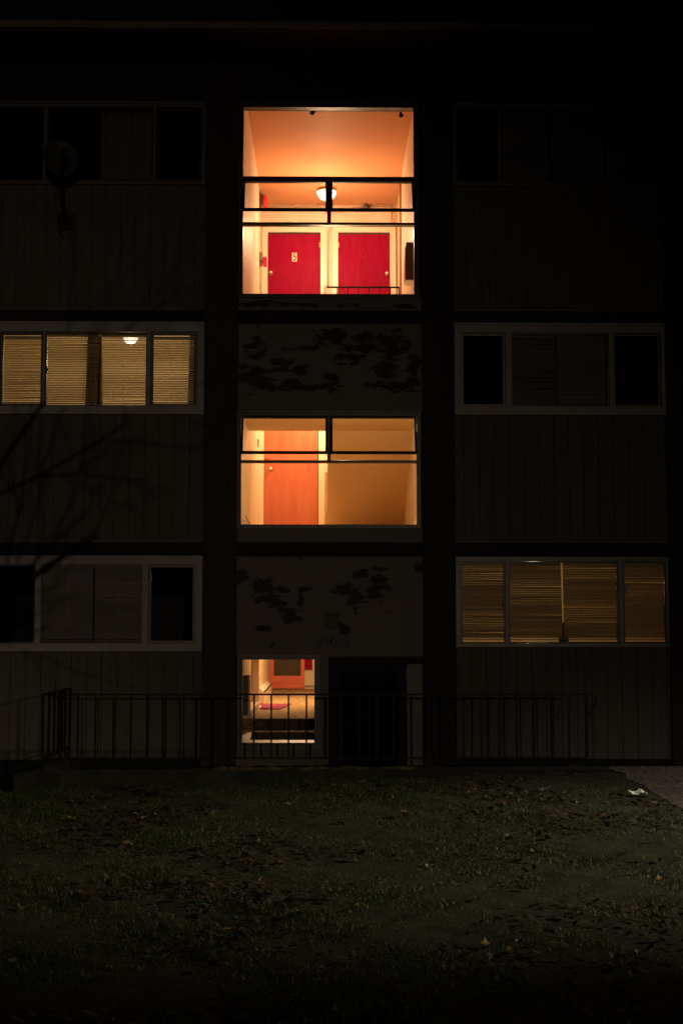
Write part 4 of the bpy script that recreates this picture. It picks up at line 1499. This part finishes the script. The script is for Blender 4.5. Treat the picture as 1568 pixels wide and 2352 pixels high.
# ================================================================== GRASS AND LEAVES
def blades():
    # density follows the distance to the camera
    parts = []
    for (y0, y1, dens, h) in ((-13.0, -9.5, 8500, 0.024), (-9.5, -6.0, 6500, 0.026), (-6.0, -1.76, 4800, 0.030)):
        hw0 = (-(CAM_Y) + y0) * 0.27 + 0.3
        hw1 = (-(CAM_Y) + y1) * 0.27 + 0.3
        n = int((y1 - y0) * (hw0 + hw1) * dens)
        Y = rng.uniform(y0, y1, n)
        X = rng.uniform(-1, 1, n) * ((-(CAM_Y) + Y) * 0.27 + 0.3)
        parts.append((X, Y, np.full(n, h)))
    X = np.concatenate([p[0] for p in parts]); Y = np.concatenate([p[1] for p in parts]); H = np.concatenate([p[2] for p in parts])
    # patchy cover
    pt = np.sin(X * 2.3 + 1.7 * np.sin(Y * 1.1)) * np.cos(Y * 1.9 - X * 0.7) + 0.6 * np.sin(X * 6.1 + Y * 4.3) + 0.4 * np.sin(X * 13 - Y * 11)
    keep = (X < EDGE_X - 0.02 + 0.05 * np.sin(Y * 9)) & (rng.uniform(0, 1, len(X)) < np.clip(0.66 + 0.4 * pt, 0.28, 1))
    X, Y, H, pt = X[keep], Y[keep], H[keep], pt[keep]
    n = len(X)
    Z = ghn(X, Y) + bumps(X, Y) - 0.004
    H = H * rng.uniform(0.45, 1.35, n) * np.clip(1 + 0.45 * pt, 0.45, 1.9)
    tall = rng.uniform(0, 1, n) < 0.012
    H[tall] *= rng.uniform(1.6, 2.6, tall.sum())
    az = rng.uniform(0, 2 * np.pi, n)
    lean = rng.uniform(0.6, 1.9, n)
    wdt = rng.uniform(0.0012, 0.0026, n)
    dx, dy = np.cos(az), np.sin(az)
    fa = az + rng.uniform(-1.2, 1.2, n) + np.pi / 2
    sx, sy = np.cos(fa) * wdt, np.sin(fa) * wdt
    L1, L2 = H * 0.5, H
    ax, ay = X + dx * L1 * np.sin(lean * 0.5), Y + dy * L1 * np.sin(lean * 0.5)
    azz = Z + L1 * np.cos(lean * 0.5)
    bx_, by_ = X + dx * L2 * np.sin(lean), Y + dy * L2 * np.sin(lean)
    bz_ = Z + L1 * np.cos(lean * 0.5) + L1 * np.cos(lean)
    V = np.empty((n, 5, 3), np.float32)
    V[:, 0] = np.stack([X - sx, Y - sy, Z], 1)
    V[:, 1] = np.stack([X + sx, Y + sy, Z], 1)
    V[:, 2] = np.stack([ax + sx * 0.8, ay + sy * 0.8, azz], 1)
    V[:, 3] = np.stack([ax - sx * 0.8, ay - sy * 0.8, azz], 1)
    V[:, 4] = np.stack([bx_, by_, bz_], 1)
    me = bpy.data.meshes.new('grass')
    me.vertices.add(n * 5)
    me.vertices.foreach_set('co', V.ravel())
    base = (np.arange(n) * 5)[:, None]
    loops = np.concatenate([base + np.array([[0, 1, 2, 3]]), base + np.array([[3, 2, 4]])], 1).ravel()
    me.loops.add(n * 7)
    me.loops.foreach_set('vertex_index', loops.astype(np.int32))
    me.polygons.add(n * 2)
    st = np.stack([np.arange(n) * 7, np.arange(n) * 7 + 4], 1).ravel().astype(np.int32)
    me.polygons.foreach_set('loop_start', st)
    me.update(calc_edges=True)
    # colour variation: per-blade attribute
    ca = me.attributes.new('blade', 'FLOAT', 'FACE')
    v = np.clip(rng.normal(0.45, 0.25, n) - 0.12 * pt, 0, 1)
    dry = rng.uniform(0, 1, n) < 0.05
    v[dry] = rng.uniform(1.3, 1.6, dry.sum())
    ca.data.foreach_set('value', np.repeat(v, 2).astype(np.float32))
    m = bpy.data.materials.new('grass_blade'); m.use_nodes = True
    nt = m.node_tree
    b = nt.nodes['Principled BSDF']; b.inputs['Roughness'].default_value = 0.55
    at_ = nt.nodes.new('ShaderNodeAttribute'); at_.attribute_name = 'blade'
    mr = nt.nodes.new('ShaderNodeMapRange'); mr.inputs['From Max'].default_value = 1.6
    cr = nt.nodes.new('ShaderNodeValToRGB')
    e = cr.color_ramp.elements
    e[0].position = 0.0; e[0].color = (0.030, 0.042, 0.015, 1)
    e[1].position = 0.62; e[1].color = (0.11, 0.125, 0.050, 1)
    q = e.new(0.8); q.color = (0.20, 0.17, 0.08, 1)
    q = e.new(0.30); q.color = (0.045, 0.065, 0.024, 1)
    q = e.new(1.0); q.color = (0.30, 0.25, 0.14, 1)
    nt.links.new(at_.outputs['Fac'], mr.inputs[0]); nt.links.new(mr.outputs[0], cr.inputs[0]); nt.links.new(cr.outputs[0], b.inputs['Base Color'])
    me.materials.append(m)
    o = bpy.data.objects.new('grass', me); COL.objects.link(o)
    return tag(o, 'patchy short grass growing over the lawn', 'grass', None, 'stuff')


blades()


def leaf_mesh(name, material, seed, lobes=5, curl=0.5):
    r = random.Random(seed)
    m = MB()
    n_ = 30
    ring = []
    wob, asp = r.uniform(-0.5, 0.5), r.uniform(0.42, 0.8)
    for k in range(n_):
        a = 2 * math.pi * k / n_
        c = abs(math.cos(lobes * a / 2 + wob))
        rad = 0.5 * (0.68 + 0.32 * c ** 1.3) * (1 + r.uniform(-0.16, 0.16))
        x = rad * math.cos(a); y = rad * math.sin(a) * asp
        ring.append((x, y))
    cx_, cy_ = r.uniform(-0.6, 0.6), r.uniform(0.4, 1.0)

    def lift(x, y):
        return curl * (1.5 * cy_ * y * y + 1.1 * cx_ * x * x + 0.13 * math.sin(9 * x + seed) * math.cos(7 * y) + 0.22 * abs(y))
    m.v.append((0, 0, 0.0))
    for s in (0.5, 1.0):
        for (x, y) in ring:
            m.v.append((x * s, y * s, lift(x * s, y * s)))
    for k in range(n_):
        j = (k + 1) % n_
        m.f.append((0, 1 + k, 1 + j))
        m.f.append((1 + k, 1 + n_ + k, 1 + n_ + j, 1 + j))
    # stalk
    m.tube([(-0.15, 0, 0.01), (-0.55, 0.02, 0.03), (-0.85, 0.08, 0.08)], [0.012, 0.01, 0.008], 4)
    me = bpy.data.meshes.new(name)
    me.from_pydata(m.v, [], m.f)
    me.materials.append(material)
    for p in me.polygons: p.use_smooth = True
    return me


M_lbrown = mat('brown_dead_leaf', (0.050, 0.026, 0.014), 0.6, (0.020, 0.012, 0.008), 3, lo=0.3, hi=0.7)
M_ltan = mat('tan_dead_leaf', (0.16, 0.105, 0.05), 0.6, (0.07, 0.042, 0.02), 3, lo=0.3, hi=0.7)
M_lyel = mat('yellow_dead_leaf', (0.30, 0.19, 0.06), 0.6, (0.20, 0.115, 0.035), 3, lo=0.3, hi=0.7)
M_lpale = mat('pale_leaf', (0.55, 0.50, 0.42), 0.6, (0.42, 0.38, 0.30), 3)
LM = {}
for nm, mt in (('brown', M_lbrown), ('tan', M_ltan), ('yellow', M_lyel)):
    LM[nm] = [leaf_mesh('fallen_leaf', mt, 10 * i + len(nm), (5, 3, 7)[i % 3], 0.8) for i in range(5)]


def put_leaf(me, X, Y, size, label, group, rz=None, tilt=0.25, name='fallen_leaf', cat='leaf'):
    o = bpy.data.objects.new(name, me)
    COL.objects.link(o)
    o.location = (X, Y, gh(X, Y) + float(bumps(X, Y)) + 0.020)
    o.scale = (size, size, size)
    o.rotation_euler = (random.uniform(-tilt, tilt), random.uniform(-tilt, tilt), random.uniform(0, 6.28) if rz is None else rz)
    return tag(o, label, cat, group)


def ground_at(px, py):
    """where the line of sight through a photograph pixel meets the lawn"""
    d = ray(px, py)
    t_ = 1.0
    for _ in range(400):
        p = Vector((0, CAM_Y, CAM_Z)) + d * t_
        if p.z <= gh(p.x, p.y): break
        t_ += 0.04
    return p.x, p.y


# leaves that can be told apart
spec = [(675, 1855, 0.13, M_lpale, 'brightest pale leaf on the grass below the lobby window'),
        (1247, 1822, 0.12, M_lpale, 'pale leaf on the grass short of the driveway corner'),
        (930, 1880, 0.14, M_lyel, 'yellow lobed leaf lying flat in the middle of the lawn'),
        (604, 2042, 0.11, M_lyel, 'bright yellow leaf nearest the middle of the lower lawn'),
        (1085, 1867, 0.13, M_ltan, 'long tan leaf right of the lawn centre'),
        (975, 1996, 0.07, M_lpale, 'small whitish curled leaf in the lower right lawn'),
        (545, 2061, 0.08, M_lpale, 'greyish upright leaf alone in the lower lawn'),
        (1238, 1920, 0.10, M_ltan, 'round tan leaf on the right half of the lawn')]
for i, (px, py, s, mt, lb) in enumerate(spec):
    X, Y = ground_at(px, py)
    put_leaf(leaf_mesh('fallen_leaf', mt, 90 + i, (5, 3, 7)[i % 3], 1.0), X, Y, s, lb, 'fallen leaves on the lawn', tilt=0.35)
LBL = {'brown': 'dull brown curled leaf lying on the lawn', 'tan': 'tan dead leaf lying on the lawn', 'yellow': 'yellowish dead leaf lying on the lawn'}
placed = 0
while placed < 215:
    Y = random.uniform(-10.2, -2.0)
    hw = (Y - CAM_Y) * 0.235
    X = random.uniform(-hw, min(hw, EDGE_X - 0.05))
    w = 0.35 + 0.65 * (0.5 + 0.5 * math.sin(X * 1.3 + 0.6) * math.cos(Y * 0.9 + 1.0)) + (0.25 if X > -1 else -0.1)
    if mnoise.noise(Vector((X * 0.9, Y * 0.9, 9))) * 1.8 + 0.28 < random.random() * 0.9 * (1.2 - 0.4 * w): continue
    k = random.choices(('brown', 'tan', 'yellow'), (0.62, 0.30, 0.08))[0]
    put_leaf(random.choice(LM[k]), X, Y, random.uniform(0.04, 0.105), LBL[k], 'fallen leaves on the lawn', tilt=0.5)
    placed += 1


n_bright = 0
while n_bright < 85:
    Y = random.uniform(-9.5, -2.2)
    X = random.gauss(0.7, 1.9)
    if abs(X) > (Y - CAM_Y) * 0.235 or X > EDGE_X - 0.1: continue
    k = random.choices(('tan', 'yellow'), (0.6, 0.4))[0]
    put_leaf(random.choice(LM[k]), X, Y, random.uniform(0.03, 0.085), LBL[k], 'fallen leaves on the lawn', tilt=0.5)
    n_bright += 1


def litter():
    """crumbs and leaves too many to count, one mesh"""
    m = MB()
    n_ = 0
    while n_ < 4800:
        Y = random.uniform(-12.5, -1.8)
        hw = (Y - CAM_Y) * 0.25
        X = random.uniform(-hw, min(hw, EDGE_X))
        if mnoise.noise(Vector((X * 0.9, Y * 0.9, 9))) * 2.2 + 0.12 < random.random(): continue
        s = random.uniform(0.008, 0.042)
        a = random.uniform(0, 6.28)
        z = gh(X, Y) + float(bumps(X, Y)) + random.uniform(0.004, 0.03)
        p = len(m.v)
        k_ = random.randint(5, 7)
        tx, ty = random.uniform(-0.6, 0.6), random.uniform(-0.6, 0.6)
        for i in range(k_):
            b = a + 2 * math.pi * i / k_
            rr = s * random.uniform(0.5, 1.0)
            dx, dy = rr * math.cos(b), rr * 0.6 * math.sin(b)
            m.v.append((X + dx, Y + dy, z + dx * tx + dy * ty))
        m.f.append(tuple(range(p, p + k_)))
        n_ += 1
    tag(m.build('leaf_litter', mat('leaf_litter', (0.055, 0.030, 0.016), 0.7, (0.012, 0.008, 0.006), 2.5, lo=0.4, hi=0.6)), 'dark broken leaf litter scattered through the grass', 'leaf litter', None, 'stuff')


litter()

# crumpled paper at the edge of the driveway
X, Y = ground_at(1463, 1832)
m = MB()
r = random.Random(5)
nu, nv = 14, 8
for j in range(nv + 1):
    for i in range(nu + 1):
        u_, v_ = i / nu - 0.5, j / nv - 0.5
        edge = 1 - 0.25 * abs(math.sin(5 * u_ + 3 * v_))
        m.v.append((u_ * 0.19 * edge, v_ * 0.11 * edge, 0.028 * abs(mnoise.noise(Vector((u_ * 5, v_ * 5, 2)))) * 2 + 0.012 + 0.012 * math.sin(u_ * 9)))
for j in range(nv):
    for i in range(nu):
        a = j * (nu + 1) + i
        m.f.append((a, a + 1, a + nu + 2, a + nu + 1))
o = m.build('crumpled_paper', mat('white_paper', (0.80, 0.78, 0.74), 0.8))
sm = o.modifiers.new('thickness', 'SOLIDIFY'); sm.thickness = 0.002
o.location = (X, Y, gh(X, Y) + 0.02); o.rotation_euler = (0.06, 0, 0.15)
tag(o, 'crumpled white paper at the edge of the driveway', 'paper')


# ================================================================== BARE TREE (stands behind the camera; its limbs shade the left flats)
def bare_tree(base, seed):
    r = random.Random(seed)
    t = thing('bare_tree', 'bare winter tree whose branches shade the left half of the facade', 'tree', base)
    trunk, crown = MB(), MB()

    def grow(mb_, p, d, L, rad, depth):
        pts, rs = [p.copy()], [rad]
        n_ = 5
        for i in range(n_):
            d = (d + Vector((r.uniform(-1, 1), r.uniform(-1, 1), r.uniform(-0.7, 1))) * 0.16).normalized()
            p = p + d * L / n_
            pts.append(p.copy()); rs.append(rad * (1 - 0.45 * (i + 1) / n_))
        mb_.tube(pts, rs, 7 if rad > 0.03 else 3, False)
        if depth == 0 or rad < 0.0022: return
        kids = 4 if depth > 3 else 5
        for _ in range(kids):
            k = r.randint(1, n_)
            ax_ = d.orthogonal().normalized()
            q = Matrix.Rotation(r.uniform(0, 6.28), 3, d) @ ax_
            nd = (d * r.uniform(0.5, 1.0) + q * r.uniform(0.5, 1.0) + Vector((0, 0, 0.12))).normalized()
            grow(crown, pts[k], nd, L * r.uniform(0.55, 0.80), rs[k] * r.uniform(0.5, 0.75), depth - 1)
    grow(trunk, Vector((0, 0, 0)), Vector((0.02, 0, 1)), 3.2, 0.15, 0)
    top = Vector((0.05, 0, 3.0))
    grow(crown, top, Vector((0.7, 0.1, 0.85)), 2.0, 0.030, 6)
    grow(crown, top, Vector((-0.3, 0.1, 1)), 2.0, 0.045, 5)
    grow(crown, top + Vector((0, 0, -0.3)), Vector((0.9, -0.1, 0.60)), 1.9, 0.026, 6)
    grow(crown, top, Vector((-0.8, 0, 0.7)), 1.8, 0.05, 4)
    bark = mat('tree_bark', (0.10, 0.08, 0.06), 0.9)
    trunk.build('trunk', bark, t)
    crown.build('crown', bark, t)
    return t


bare_tree((-0.75, -24.5, 0.0), 9)
